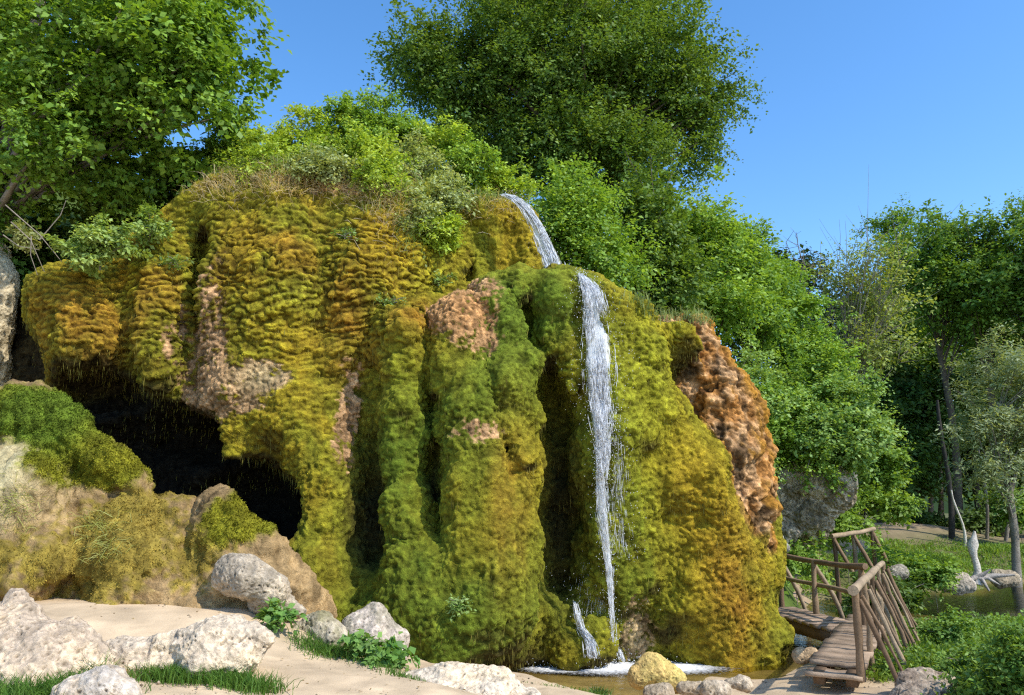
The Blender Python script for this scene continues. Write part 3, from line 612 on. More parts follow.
for i, (a, b, Y, r_, lab) in enumerate([(690, 688, 10.7, .10, 'tan stone at the pool edge just right of the yellow one'), (716, 690, 10.6, .11, 'flat pale stone at the pool edge nearest the bridge'), (735, 684, 10.8, .08, 'small grey stone at the pool edge among the pale ones'), (655, 693, 10.5, .1, 'dark brown stone in front of the yellow ochre one')]):
    rock('stone', lab, [[P(a - 7, b, Y, r_ * .8), P(a + 9, b + 1, Y, r_)]], (.56, .45, .32) if i < 3 else (.3, .22, .15), (.42, .33, .22), 60 + i, .018, .04, .14, .012, .04, 'stone', group='stones around the pool edge')
rock('stone', 'brown stone in the shallow stream beside the footbridge', [[P(800, 657, 12.0, .09), P(812, 655, 12.0, .10)]], (.52, .36, .2), (.36, .24, .13), 66, .018, .04, .14, .012, .04, 'stone')
rock('boulder', 'angular boulder with a bright top and dark side right of the footbridge', [[P(905, 684, 10.6, .16), P(925, 678, 10.6, .13), P(950, 684, 10.5, .07)], [P(905, 700, 10.4, .2), P(935, 698, 10.4, .16)]], (.52, .42, .31), (.28, .21, .15), 49, .018, .05, .18, .02, .05)
rock('boulder', 'rounded pale boulder on the grassy bank of the pond', [[P(946, 580, 20.8, .26), P(958, 582, 20.8, .28), P(968, 586, 20.8, .14)]], (.62, .52, .40), (.40, .33, .25), 50, .035, .07, .24, .02, .06)
rock('boulder', 'low tan boulder across the pond beside the dead tree stump', [[P(1000, 578, 22, .2), P(1012, 577, 22, .2)]], (.55, .44, .30), (.34, .27, .18), 51, .035, .06, .24, .02, .06)
rock('boulder', 'pale stone on the bank beside the far railing', [[P(893, 574, 20, .12), P(902, 573, 20, .13)]], (.46, .40, .31), (.30, .26, .2), 52, .03, .06, .24, .02, .06)
rock('boulder', 'white tipped stone under the grey rock outcrop', [[P(778, 541, 18.6, .14), P(784, 547, 18.5, .09)]], (.50, .46, .38), (.32, .29, .24), 53, .03, .06, .24, .02, .06)
rock('rock_outcrop', 'grey overhanging rock outcrop under the hazel bushes', [[P(775, 478, 20.5, .7), P(808, 490, 20, .58), P(838, 488, 19.6, .28)], [P(770, 510, 20.3, .62), P(800, 512, 20, .46), P(832, 500, 19.6, .18)], [P(765, 535, 20.2, .5), P(785, 533, 19.8, .26)], [P(770, 440, 21, .9), P(820, 440, 20.6, .7)]],
  (.58, .47, .34), (.24, .19, .12), 54, .045, .28, .42, .06, .10, 'rock outcrop', cuts=[[P(805, 512, 19.4, .10), P(830, 503, 19.2, .12)]])
# ================================================================== footbridge
WOODS = [np.array(c) for c in ((.21, .135, .078), (.27, .185, .11), (.16, .10, .057), (.33, .24, .15))]
def tube(mb, pts, rad, sides=8, col=(1, 1, 1), cap=True, wob=0.0, sd=0):
    pts = np.asarray(pts, float); n = len(pts); rad = np.broadcast_to(np.asarray(rad, float), (n,))
    T = norm(np.gradient(pts, axis=0)); ref = np.array([0, 0, 1.0]) if abs(T[:, 2]).mean() < .8 else np.array([1.0, 0, 0])
    A = norm(np.cross(T, ref)); B = np.cross(A, T); th = np.arange(sides) * 2 * math.pi / sides
    ring = pts[:, None, :] + rad[:, None, None] * (np.cos(th)[None, :, None] * A[:, None, :] + np.sin(th)[None, :, None] * B[:, None, :])
    V = ring.reshape(-1, 3)
    if wob: V = V + norm(V - np.repeat(pts, sides, 0)) * (fbm(V * 6, 2, sd) * wob)[:, None]
    i = np.arange(n - 1)[:, None] * sides; j = np.arange(sides)[None, :]; j2 = (j + 1) % sides
    Fq = np.stack([(i + j).ravel(), (i + j2).ravel(), (i + sides + j2).ravel(), (i + sides + j).ravel()], 1); mb.add(V, Fq, col)
    if cap:
        for k, fl in ((0, False), (n - 1, True)):
            c = np.vstack([V[k * sides:(k + 1) * sides], pts[k]]); q = np.stack([np.arange(sides), (np.arange(sides) + 1) % sides, np.full(sides, sides)], 1)
            mb.add(c, q if fl else q[:, ::-1], np.asarray(col) * 1.2)
def log(name, a, b, r0, r1, parent, seed, bend=.02, sides=8):
    rg = np.random.default_rng(seed); t = np.linspace(0, 1, 9)[:, None]; pts = np.array(a) * (1 - t) + np.array(b) * t
    pts = pts + np.sin(t * math.pi) * rg.normal(size=3) * bend + rg.normal(size=pts.shape) * .004
    mb = MB(); tube(mb, pts, r0 + (r1 - r0) * t[:, 0], sides, WOODS[seed % 4], wob=.012, sd=seed); return mb.build(name, M_WOOD, parent, smooth=True)
def beam(mb, a, b, w_, h_, up=(0, 0, 1), col=(1, 1, 1), seed=0):
    rg = np.random.default_rng(seed); a = np.array(a, float); b = np.array(b, float); T = norm(b - a); S_ = norm(np.cross(T, up)); U = np.cross(S_, T)
    n = 7; V = []
    for k in range(n):
        c = a + (b - a) * k / (n - 1) + U * rg.normal() * .004
        for sx, sz in ((-.5, -.5), (.5, -.5), (.5, .5), (-.5, .5)): V.append(c + S_ * sx * (w_ + rg.normal() * .006) + U * sz * (h_ + rg.normal() * .003))
    Fq = [[k * 4 + j, k * 4 + (j + 1) % 4, k * 4 + 4 + (j + 1) % 4, k * 4 + 4 + j] for k in range(n - 1) for j in range(4)] + [[3, 2, 1, 0], [n * 4 - 4, n * 4 - 3, n * 4 - 2, n * 4 - 1]]
    mb.add(V, Fq, col)
DZ = float(at(807, 668, 11)[2]); nL = at(807, 668, 11); nR = nL + np.array([.70, 0.0, 0]); fL = on_z(849, 617, DZ)
dirv = norm((fL - nL)[None])[0]; perp = np.array([dirv[1], -dirv[0], 0]); L1 = np.linalg.norm(fL - nL)
bridge = empty('footbridge', nL * [1, 1, 0], 'old weathered timber footbridge with kinked plank deck and log railings over the stream', 'footbridge')
npl = 14; pw = (L1 + .2) / npl; WD = .62
for i in range(npl):
    rg = np.random.default_rng(100 + i); mb = MB(); c = nL + dirv * (pw * (i + .5)); c[2] += (-.075 if i == 0 else 0) + rg.normal() * .006
    beam(mb, c - perp * (.03 + rg.uniform(-.02, .02)) + [0, 0, rg.normal() * .008], c + perp * (WD + .06 + rg.uniform(-.02, .02)), pw - .035, .05, (0, 0, 1), np.array([.33, .235, .155]) * rg.uniform(.75, 1.15), 200 + i)
    mb.build('deck_plank', M_WOOD, bridge, smooth=False)
for off in (.12, WD - .1):
    mb = MB(); s0 = nL + perp * off - [0, 0, .12]; beam(mb, s0 + dirv * .1, s0 + dirv * (L1 + .2), .14, .16, (0, 0, 1), WOODS[2], 5); mb.build('bearer_beam', M_WOOD, bridge, smooth=False)
rb = nL + perp * (WD + .02)
RH = 1.02
for i, s in enumerate((.12, 1.5, 2.9, 4.3, 5.55)):
    b0 = rb + dirv * s; log('post', b0 - [0, 0, .12 if i == 0 else .35], b0 + [0, 0, RH - .06], .058 if i == 0 else .045, .05 if i == 0 else .04, bridge, 300 + i)
    foot = b0 + perp * .50 - dirv * .05; foot[2] = ground_z([foot[0]], [foot[1]])[0] - .06
    log('brace', foot, b0 + [0, 0, RH - .14] + perp * .05, .038, .032, bridge, 310 + i, .02)
    log('brace', foot + dirv * .45 + perp * .05, b0 + dirv * .35 + [0, 0, RH - .12] + perp * .05, .026, .022, bridge, 320 + i, .02)
log('handrail', rb - dirv * .12 + [0, 0, RH], rb + dirv * (L1 - .05) + [0, 0, RH - .02], .064, .05, bridge, 331, .02, 10)
# second run, turning left towards the path
r2a = on_z(869, 567, DZ + RH); r2b = on_z(787, 556, DZ + RH); d2 = norm((r2b - r2a)[None] * [1, 1, 0])[0]; L2 = np.linalg.norm(r2b - r2a); p2 = np.array([d2[1], -d2[0], 0])
d_a = r2a - [0, 0, RH]
for i in range(9):
    rg = np.random.default_rng(400 + i); s = (i + .5) * L2 / 9; c = d_a + d2 * s; mb = MB()
    beam(mb, c - p2 * -.06, c - p2 * (.82 + rg.uniform(-.03, .05)), L2 / 9 - .03, .05, (0, 0, 1), np.array([.31, .22, .15]) * rg.uniform(.75, 1.15), 410 + i); mb.build('deck_plank', M_WOOD, bridge, smooth=False)
for off in (.08, .72):
    mb = MB(); s0 = d_a - p2 * off - [0, 0, .13]; beam(mb, s0 - d2 * .1, s0 + d2 * (L2 + .1), .13, .2, (0, 0, 1), WOODS[2], 6); mb.build('bearer_beam', M_WOOD, bridge, smooth=False)
log('handrail', r2a + d2 * .1, r2b + d2 * .15, .055, .05, bridge, 432, .03)
log('lower_rail', r2a - [0, 0, .48] + d2 * .25, r2b - [0, 0, .45] + d2 * .1, .042, .04, bridge, 433, .02)
for i, s in enumerate((.25, 1.75, 3.05)):
    b0 = d_a + d2 * s; log('post', b0 - [0, 0, .3], b0 + [0, 0, RH], .062, .05, bridge, 440 + i)
    foot = b0 + p2 * .62; foot[2] = max(ground_z([foot[0]], [foot[1]])[0], -.3) - .05
    t = np.linspace(0, 1, 8)[:, None]; pts = foot * (1 - t) + (b0 + [0, 0, RH - .1]) * t + p2 * (np.sin(t * math.pi) * .10); mb = MB(); tube(mb, pts, .045, 8, WOODS[3], wob=.01); mb.build('brace', M_WOOD, bridge)
# far railing on the second bank
f3a = at(833, 536, 20.6); f3b = at(873, 529, 21.6)
rail3 = empty('path_railing', [f3a[0], f3a[1], .6], 'weathered timber railing with three slanted braces beyond the footbridge', 'railing')
log('handrail', f3a - (f3b - f3a) * .03, f3b + (f3b - f3a) * .03, .06, .06, rail3, 503, .01)
for i, t in enumerate((.02, .5, .97)):
    tp = f3a + (f3b - f3a) * t; bt = tp.copy(); bt[2] = ground_z([tp[0]], [tp[1]])[0] - .15; log('post', bt, tp - [0, 0, .02], .06, .055, rail3, 510 + i)
    ft = tp + np.array([.62, -.7, 0]); ft[2] = min(ground_z([ft[0]], [ft[1]])[0] - .05, tp[2] - .9); log('brace', ft, tp - [0, 0, .08], .052, .05, rail3, 512 + 4 * i, .01)
# ---- dead stump by the pond, leaning pale trunk in the wood
st = at(976, 584, 21.4); sg = empty('dead_stump', st, 'bleached broken tree stump with splayed roots standing at the pond edge', 'tree stump')
mb = MB(); t = np.linspace(0, 1, 9)[:, None]; e = at(973, 531, 21.4); pts = st * (1 - t) + e * t + np.array([.05, 0, 0]) * np.sin(t * 7)
tube(mb, pts, [.15, .11, .085, .075, .075, .10, .13, .07, .03], 9, (.56, .50, .42), wob=.05); mb.build('trunk', M_BARK, sg)
for k, (dx, dz) in enumerate(((-.3, -.25), (.2, -.3), (.5, -.15), (.9, .1), (.3, .25))):
    mb = MB(); a = st + [0, -.02, .15]; tube(mb, [a, a + np.array([dx * .5, -.1, dz * .2 + .05]), a + np.array([dx, -.2, dz])], [.09, .06, .025], 7, (.34, .30, .26), wob=.03); mb.build('root', M_BARK, sg)
# ================================================================== water
m, t, b = new_mat('clear_water'); L = t.links.new
b.inputs['Base Color'].default_value = (.9, .95, .9, 1); b.inputs['Roughness'].default_value = .04; b.inputs['IOR'].default_value = 1.33
tr = N(t, 'ShaderNodeBsdfTransparent', Color=(.80, .80, .62, 1)); gl = N(t, 'ShaderNodeBsdfGlossy', Roughness=.03); fr = N(t, 'ShaderNodeFresnel', IOR=1.33); mx = N(t, 'ShaderNodeMixShader')
tc = N(t, 'ShaderNodeTexCoord'); n1 = N(t, 'ShaderNodeTexNoise', Scale=7.0, Detail=4.0); L(tc.outputs['Object'], n1.inputs['Vector']); bp = N(t, 'ShaderNodeBump', Strength=.35, Distance=.03); L(n1.outputs['Fac'], bp.inputs['Height'])
L(bp.outputs[0], gl.inputs['Normal']); L(bp.outputs[0], fr.inputs['Normal']); L(fr.outputs[0], mx.inputs[0]); L(tr.outputs[0], mx.inputs[1]); L(gl.outputs[0], mx.inputs[2]); L(mx.outputs[0], t.nodes['Material Output'].inputs['Surface'])
M_WATER = m
def sheet(name, poly, z, mat):
    xs = [p[0] for p in poly]; ys = [p[1] for p in poly]; V = [(x, y, z) for x, y in poly]; me = bpy.data.meshes.new(name); me.from_pydata(V, [], [tuple(range(len(V)))]); me.materials.append(mat)
    o = bpy.data.objects.new(name, me); COL.objects.link(o); return o
tag(sheet('water', [(-.2, 10.4), (7.2, 10.4), (8.5, 13.5), (16, 13.5), (30, 17), (30, 26), (8, 26), (5.5, 18), (4.3, 14.6), (-.2, 14.4)], PZ, M_WATER), kind='structure')
m, t, b = new_mat('white_water'); b.inputs['Base Color'].default_value = (.95, .97, 1, 1); b.inputs['Roughness'].default_value = .3; b.inputs['Subsurface Weight'].default_value = 0
tr = N(t, 'ShaderNodeBsdfTransparent'); tl = N(t, 'ShaderNodeBsdfTranslucent', Color=(.95, .97, 1, 1)); m2 = N(t, 'ShaderNodeMixShader'); m2.inputs[0].default_value = .4; mx = N(t, 'ShaderNodeMixShader'); mx.inputs[0].default_value = .9
t.links.new(b.outputs[0], m2.inputs[1]); t.links.new(tl.outputs[0], m2.inputs[2]); t.links.new(tr.outputs[0], mx.inputs[1]); t.links.new(m2.outputs[0], mx.inputs[2]); t.links.new(mx.outputs[0], t.nodes['Material Output'].inputs['Surface']); M_FALL = m
m, t, b = new_mat('foam'); b.inputs['Base Color'].default_value = (.95, .96, .97, 1); b.inputs['Roughness'].default_value = .7
a = N(t, 'ShaderNodeVertexColor', layer_name='Col'); tc = N(t, 'ShaderNodeTexCoord'); n1 = N(t, 'ShaderNodeTexNoise', Scale=22.0, Detail=6.0, Roughness=.7); t.links.new(tc.outputs['Object'], n1.inputs['Vector'])
ad = N(t, 'ShaderNodeMath', operation='ADD'); t.links.new(a.outputs['Color'], ad.inputs[0]); t.links.new(n1.outputs['Fac'], ad.inputs[1]); mr = N(t, 'ShaderNodeMapRange'); mr.inputs['From Min'].default_value = .72; mr.inputs['From Max'].default_value = 1.25
t.links.new(ad.outputs[0], mr.inputs['Value']); t.links.new(mr.outputs[0], b.inputs['Alpha']); M_FOAM = m
m, t, b = new_mat('water_veil'); b.inputs['Base Color'].default_value = (.95, .97, 1, 1); b.inputs['Roughness'].default_value = .35
a = N(t, 'ShaderNodeVertexColor', layer_name='Col'); sx = N(t, 'ShaderNodeSeparateColor'); t.links.new(a.outputs['Color'], sx.inputs[0]); cb = N(t, 'ShaderNodeCombineXYZ'); m1 = N(t, 'ShaderNodeMath', operation='MULTIPLY'); m1.inputs[1].default_value = 110; m2_ = N(t, 'ShaderNodeMath', operation='MULTIPLY'); m2_.inputs[1].default_value = 55
t.links.new(sx.outputs[0], m1.inputs[0]); t.links.new(sx.outputs[1], m2_.inputs[0]); t.links.new(m1.outputs[0], cb.inputs[0]); t.links.new(m2_.outputs[0], cb.inputs[1])
n1 = N(t, 'ShaderNodeTexNoise', Scale=1.0, Detail=5.0, Roughness=.75); t.links.new(cb.outputs[0], n1.inputs['Vector']); mr = N(t, 'ShaderNodeMapRange'); mr.inputs['From Min'].default_value = .30; mr.inputs['From Max'].default_value = .52
t.links.new(n1.outputs['Fac'], mr.inputs['Value']); mu = N(t, 'ShaderNodeMapRange'); ad0 = N(t, 'ShaderNodeMath', operation='MULTIPLY_ADD'); ad0.inputs[1].default_value = .55; t.links.new(sx.outputs[2], ad0.inputs[0]); t.links.new(n1.outputs['Fac'], ad0.inputs[2]); mu.inputs['From Min'].default_value = .58; mu.inputs['From Max'].default_value = .84; t.links.new(ad0.outputs[0], mu.inputs['Value']); t.links.new(mu.outputs[0], mx.inputs[0]) if False else None
tl = N(t, 'ShaderNodeBsdfTranslucent', Color=(.97, .98, 1, 1)); m3 = N(t, 'ShaderNodeMixShader'); m3.inputs[0].default_value = .45; t.links.new(b.outputs[0], m3.inputs[1]); t.links.new(tl.outputs[0], m3.inputs[2]); tp_ = N(t, 'ShaderNodeBsdfTransparent'); m4 = N(t, 'ShaderNodeMixShader'); t.links.new(mu.outputs[0], m4.inputs[0]); t.links.new(tp_.outputs[0], m4.inputs[1]); t.links.new(m3.outputs[0], m4.inputs[2]); t.links.new(m4.outputs[0], t.nodes['Material Output'].inputs['Surface']); M_VEIL = m
fall = empty('waterfall', hit(605, 300)[0] * [1, 1, 0], 'white waterfall leaping off the mossy ledge in two tiers into the pool', 'waterfall')
def strands(name, line, n, rad, droplets, seed, shred=.5, wig=.02, dens=30, veil=0.):
    """line: (px, py, half width in px, Y or None = on the rock)"""
    rg = np.random.default_rng(seed); mb = MB(); pts = []
    for px, py, hw, Y in line:
        if Y is None:
            h, nn_ = hit(px, py, .05); 
            if h is None: h = at(px, py, 13)
            Y = h[1] - .02
        pts.append((px, py, hw, Y))
    pts = np.array(pts); s = np.concatenate([[0], np.cumsum(np.hypot(np.diff(pts[:, 0]), np.diff(pts[:, 1])))]); 
    Yc = pts[:, 3].copy()
    for k in range(1, len(Yc)): Yc[k] = min(Yc[k], Yc[k - 1] + .05)
    m_ = int(n * dens); u = rg.random(m_) * s[-1]; lat = np.clip(rg.normal(size=m_) * .5, -1.25, 1.25); cl = vnoise(np.stack([lat * 2.2 + seed, u / 26.0, u * 0], 1), seed)
    kp_ = cl + rg.normal(size=m_) * .25 > -.28 + .25 * np.abs(lat); u, lat = u[kp_], lat[kp_]; m_ = len(u); hwf = lambda q: np.interp(q, s, pts[:, 2])
    def pos(q, l): return np.array([at(x_, y_, Y_q) for x_, y_, Y_q in zip(np.interp(q, s, pts[:, 0]) + l * hwf(q), np.interp(q, s, pts[:, 1]), np.interp(q, s, Yc))])
    ln_ = rg.uniform(3, 13, m_) * (1 + .5 * shred); A = pos(u, lat); B = pos(np.minimum(u + ln_, s[-1] + 4), lat + rg.normal(size=m_) * .06 * np.minimum(1, 5 / hwf(u))); off = rg.random((m_, 1)) * np.array([0, -.09, 0]); A = A + off; B = B + off
    r_ = (rad * rg.uniform(.25, .9, m_))[:, None]; T = norm(B - A); S1 = norm(np.cross(T, [0, 1, .1])); S2 = np.cross(S1, T); M_ = A * .6 + B * .4
    V = np.stack([A, M_ + S1 * r_, M_ + S2 * r_, M_ - S1 * r_, M_ - S2 * r_, B], 1).reshape(-1, 3); Fc = np.array([[0, 1, 2], [0, 2, 3], [0, 3, 4], [0, 4, 1], [5, 2, 1], [5, 3, 2], [5, 4, 3], [5, 1, 4]])
    mb.add(V, (np.arange(m_)[:, None, None] * 6 + Fc[None]).reshape(-1, 3))
    o = mb.build(name, M_FALL, fall)
    if veil > 0:
        k_ = max(8, int(s[-1] / 3)); uu = np.linspace(0, s[-1], k_); ll = np.linspace(-1.05, 1.05, 9); U, L_ = np.meshgrid(uu, ll, indexing='ij'); vv = pos(U.ravel(), L_.ravel()) + np.array([0, -.02, 0]); vv[:, 1] += .04 * np.abs(L_.ravel()) ** 2
        ii = np.arange(U.size).reshape(U.shape); cc_ = np.stack([(L_.ravel() * np.interp(U.ravel(), s, pts[:, 2])) / 60 + .5, U.ravel() / 600, veil * (1 - np.abs(L_.ravel()) ** 2.0) * sstep(0, .04, U.ravel() / s[-1]) * sstep(1.0, .82, U.ravel() / s[-1])], 1)
        mesh(name + '_veil', vv, np.stack([ii[:-1, :-1].ravel(), ii[1:, :-1].ravel(), ii[1:, 1:].ravel(), ii[:-1, 1:].ravel()], 1), M_VEIL, fall, cc_)
    u = rg.random(droplets) * s[-1]; px = np.interp(u, s, pts[:, 0]) + rg.normal(size=droplets) * np.interp(u, s, pts[:, 2]) * 1.0; py = np.interp(u, s, pts[:, 1]) + rg.normal(size=droplets) * 4; yy = np.interp(u, s, Yc) - rg.random(droplets) * .25
    return o, np.array([at(px[k], py[k], yy[k]) for k in range(droplets)])
DR = []
o, d = strands('upper_cascade', [(501, 194, 3, 14.1), (514, 199, 5, 14.0), (526, 208, 6, 13.95), (537, 225, 7, 13.9), (546, 246, 8, 13.85), (553, 262, 9, 13.8), (556, 274, 9, 13.75)], 120, .010, 260, 1, .5, veil=1.); DR.append(d)
o, d = strands('ledge_flow', [(550, 270, 6, 13.7), (560, 272, 4, 13.5), (572, 273, 4, 13.3), (584, 277, 4, 13.1)], 90, .009, 60, 2, veil=.8); DR.append(d)
o, d = strands('main_stream', [(579, 273, 3, None), (585, 279, 6, None), (592, 293, 10, None), (597, 325, 12, None), (599, 365, 14, None), (601, 395, 14, None), (602, 425, 10, None), (603, 455, 6, None), (603, 480, 4, None)], 190, .007, 1900, 3, .6, veil=1.05); DR.append(d)
o, d = strands('thin_stream', [(597, 395, 4, None), (599, 450, 4, None), (602, 510, 6, None), (608, 560, 4, None), (612, 610, 3, None), (614, 642, 3, None)], 46, .006, 900, 5, .7, veil=.85); DR.append(d)
o, d = strands('right_trickle', [(614, 400, 5, None), (620, 450, 7, None), (618, 500, 10, None), (622, 560, 12, None)], 12, .003, 380, 6, .8); DR.append(d)
o, d = strands('drip_curtain', [(606, 555, 24, 13.3), (604, 585, 26, 13.3), (600, 622, 26, 13.35)], 8, .0024, 260, 7, 1.6); DR.append(d)
o, d = strands('lower_spout', [(574, 600, 2, None), (580, 628, 4, None), (590, 642, 6, None), (592, 658, 7, None)], 34, .009, 120, 8, .6, veil=.8); DR.append(d)
o, d = strands('lower_spout', [(596, 643, 4, 13.7), (610, 641, 4, 13.6), (618, 648, 3, 13.55), (623, 660, 3, 13.5)], 36, .009, 100, 9, .5, veil=.8); DR.append(d)
sp = np.stack([rng.normal(1.35, .5, 900), rng.normal(13.25, .18, 900), .02 + np.abs(rng.normal(0, .07, 900))], 1); DR.append(sp)
dp = np.concatenate(DR); r_ = rng.uniform(.0015, .0065, len(dp))[:, None, None]
octv = np.array([[1, 0, 0], [-1, 0, 0], [0, 1, 0], [0, -1, 0], [0, 0, 1.6], [0, 0, -1.6]]); of = np.array([[0, 2, 4], [2, 1, 4], [1, 3, 4], [3, 0, 4], [2, 0, 5], [1, 2, 5], [3, 1, 5], [0, 3, 5]])
tag(mesh('spray_drops', (dp[:, None, :] + octv[None] * r_).reshape(-1, 3), (np.arange(len(dp))[:, None, None] * 6 + of[None]).reshape(-1, 3), M_FALL, fall), kind='stuff')
fxs = np.arange(-.4, 4.0, .06); fys = np.arange(11.6, 14.4, .06); FX, FY = np.meshgrid(fxs, fys, indexing='ij'); c0 = on_z(603, 667, 0); c1 = on_z(665, 668, 0); c2_ = on_z(562, 669, 0)
den = np.maximum.reduce([np.exp(-((FX - c[0]) / a_) ** 2 - ((FY - c[1]) / b_) ** 2) for c, a_, b_ in ((c0, .8, .55), (c1, .9, .45), (c2_, .6, .3))]).ravel()
fv = np.stack([FX.ravel(), FY.ravel(), PZ + .006 + .05 * den * np.abs(fbm(np.stack([FX.ravel(), FY.ravel(), FX.ravel() * 0], 1) * 7, 3, 4))], 1); I = np.arange(FX.size).reshape(FX.shape); fq = np.stack([I[:-1, :-1].ravel(), I[1:, :-1].ravel(), I[1:, 1:].ravel(), I[:-1, 1:].ravel()], 1); fq = fq[den[fq].mean(1) > .05]
u_, inv = np.unique(fq, return_inverse=True); mesh('foam', fv[u_], inv.reshape(fq.shape), M_FOAM, fall, np.repeat(den[u_][:, None] * .9, 3, 1))
# ================================================================== vegetation
def crown_leaves(lobes, ncl, twigs, per, ln, wd, c1, c2, rg, tw_len=.5, droop=.1, shell=.35, upn=.8, tip=1.25, gaps=0.0, fold=.2, sd=0, clump=9):
    vol = np.array([(r[0] * r[1] * r[2]) ** .67 for c, r in lobes]); li = rg.choice(len(lobes), ncl, p=vol / vol.sum())
    lc = np.array([l[0] for l in lobes])[li]; lr = np.array([l[1] for l in lobes])[li]
    npr = max(4, ncl // clump); pi = rg.integers(0, npr, ncl); li = li[:npr][pi]; lc = lc[:npr][pi]; lr = lr[:npr][pi]
    d = norm(rg.normal(size=(npr, 3)))[pi]; rf = np.clip(1 - np.abs(rg.normal(size=npr)) * shell, .1, 1.06)[pi]
    C = lc + d * (lr * .86) * rf[:, None]; nzv = (rg.normal(size=npr) * .35)[pi]; C = C + d * lr * (.10 * nzv)[:, None]
    C = C + norm(d / lr) * (rg.normal(size=(ncl, 1)) * tw_len * .38) + rg.normal(size=C.shape) * tw_len * .52 * np.array([1, 1, .42])
    if gaps > 0:
        k = fbm(C * (.9 / max(tw_len, .25)) * .6, 2, sd + 5) > -gaps * 0 + (-.75 + gaps); C, d, lc, lr = C[k], d[k], lc[k], lr[k]; nzv = nzv[k]; ncl = len(C)
    out = norm(d / lr); ctint = np.clip(rg.normal(.5, .22, ncl) + .5 * nzv, 0, 1)
    T = norm(out[:, None, :] * .65 + rg.normal(size=(ncl, twigs, 3)) * .6 + np.array([0, 0, .12 - droop])); TL = tw_len * rg.uniform(.5, 1.15, (ncl, twigs, 1))
    u = np.linspace(.12, 1, per)[None, None, :, None]; base = C[:, None, None, :] + T[:, :, None, :] * (TL[..., None] * (u - .25)) - np.array([0, 0, 1]) * droop * (u ** 2) * TL[..., None]
    sh = (ncl, twigs, per, 3); T4 = np.broadcast_to(T[:, :, None, :], sh); side = norm(np.cross(T4, np.array([0, 0, 1.0]) + rg.normal(size=(ncl, twigs, 1, 3)) * .3)); alt = np.where(np.arange(per) % 2, 1, -1)[None, None, :, None]
    D = norm(T4 * .55 + side * alt * .85 + rg.normal(size=sh) * .28 - np.array([0, 0, .18 + droop * .5])); Nn = norm(np.array([0, 0, upn]) + np.broadcast_to(out[:, None, None, :], sh) * .45 + rg.normal(size=sh) * .42)
    n = ncl * twigs * per; cm = np.broadcast_to(ctint[:, None, None, None], (ncl, twigs, per, 1)); col_ = np.asarray(c1) * (1 - cm) + np.asarray(c2) * cm
    col_ = col_ * rg.uniform(.75, 1.25, (ncl, twigs, per, 1)) * (1 + (tip - 1) * (u - .4))
    L_ = ln * rg.uniform(.6, 1.2, n) * np.repeat(rg.uniform(.72, 1.28, ncl), twigs * per); v, q, c = leaf_quads((base + rg.normal(size=sh) * ln * .25).reshape(-1, 3), D.reshape(-1, 3), Nn.reshape(-1, 3), L_, L_ * (wd / ln), col_.reshape(-1, 3), fold)
    return v, q, c, C
def limbs(mb, base, topp, C, r0, nl, rg, colr, sides=8, wob=.03, frac=(.25, .95), twig=0):
    H = topp - base; t = np.linspace(0, 1, 12)[:, None]; lean = norm(rg.normal(size=3)[None])[0] * np.array([1, 1, 0]) * np.linalg.norm(H) * .03
    tp = base + H * t + lean * np.sin(t * 5); tr_ = r0 * (1 - .82 * t[:, 0]) ** .9; tr_[0] *= 1.25; tube(mb, tp, tr_, sides, colr, wob=r0 * .25)
    if not len(C): return
    for i in rg.choice(len(C), min(nl, len(C)), replace=False):
        e = C[i]; hgt = np.clip((e[2] - base[2]) / max(H[2], .1) - rg.uniform(.12, .4), *frac); k = hgt * 11; a = tp[int(k)] * (1 - k % 1) + tp[min(int(k) + 1, 11)] * (k % 1)
        s_ = np.linspace(0, 1, 7)[:, None]; mid = (a + e) / 2 + np.array([0, 0, .08]) * np.linalg.norm(e - a) + rg.normal(size=3) * .06 * np.linalg.norm(e - a)
        pts = a * (1 - s_) ** 2 + mid * 2 * s_ * (1 - s_) + e * s_ ** 2; rr = r0 * (1 - .8 * hgt) * .42; tube(mb, pts, np.linspace(rr, max(.008, r0 * .03), 7), 5, colr, cap=False)
        for _ in range(twig):
            j = rg.integers(3, 7); a2 = pts[j]; e2 = a2 + norm((e - a)[None])[0] * rg.uniform(.3, 1.0) * np.linalg.norm(e - a) * .4 + rg.normal(size=3) * np.linalg.norm(e - a) * .16
            m2 = (a2 + e2) / 2 + rg.normal(size=3) * .08; q = np.linspace(0, 1, 4)[:, None]; tube(mb, a2 * (1 - q) ** 2 + m2 * 2 * q * (1 - q) + e2 * q * q, np.linspace(max(.01, r0 * .06), .004, 4), 4, colr, cap=False)
def lobes_px(Ls):
    out = []
    for L_ in Ls:
        px, py, Y, rx, ry = L_[:5]; m_ = mpp(Y); dz = L_[5] if len(L_) > 5 else (rx + ry) / 2 * .9
        out.append((at(px, py, Y), np.array([rx * m_, dz * m_, ry * m_])))
    return out
BARK = (.13, .10, .075); BARKG = (.24, .21, .17)
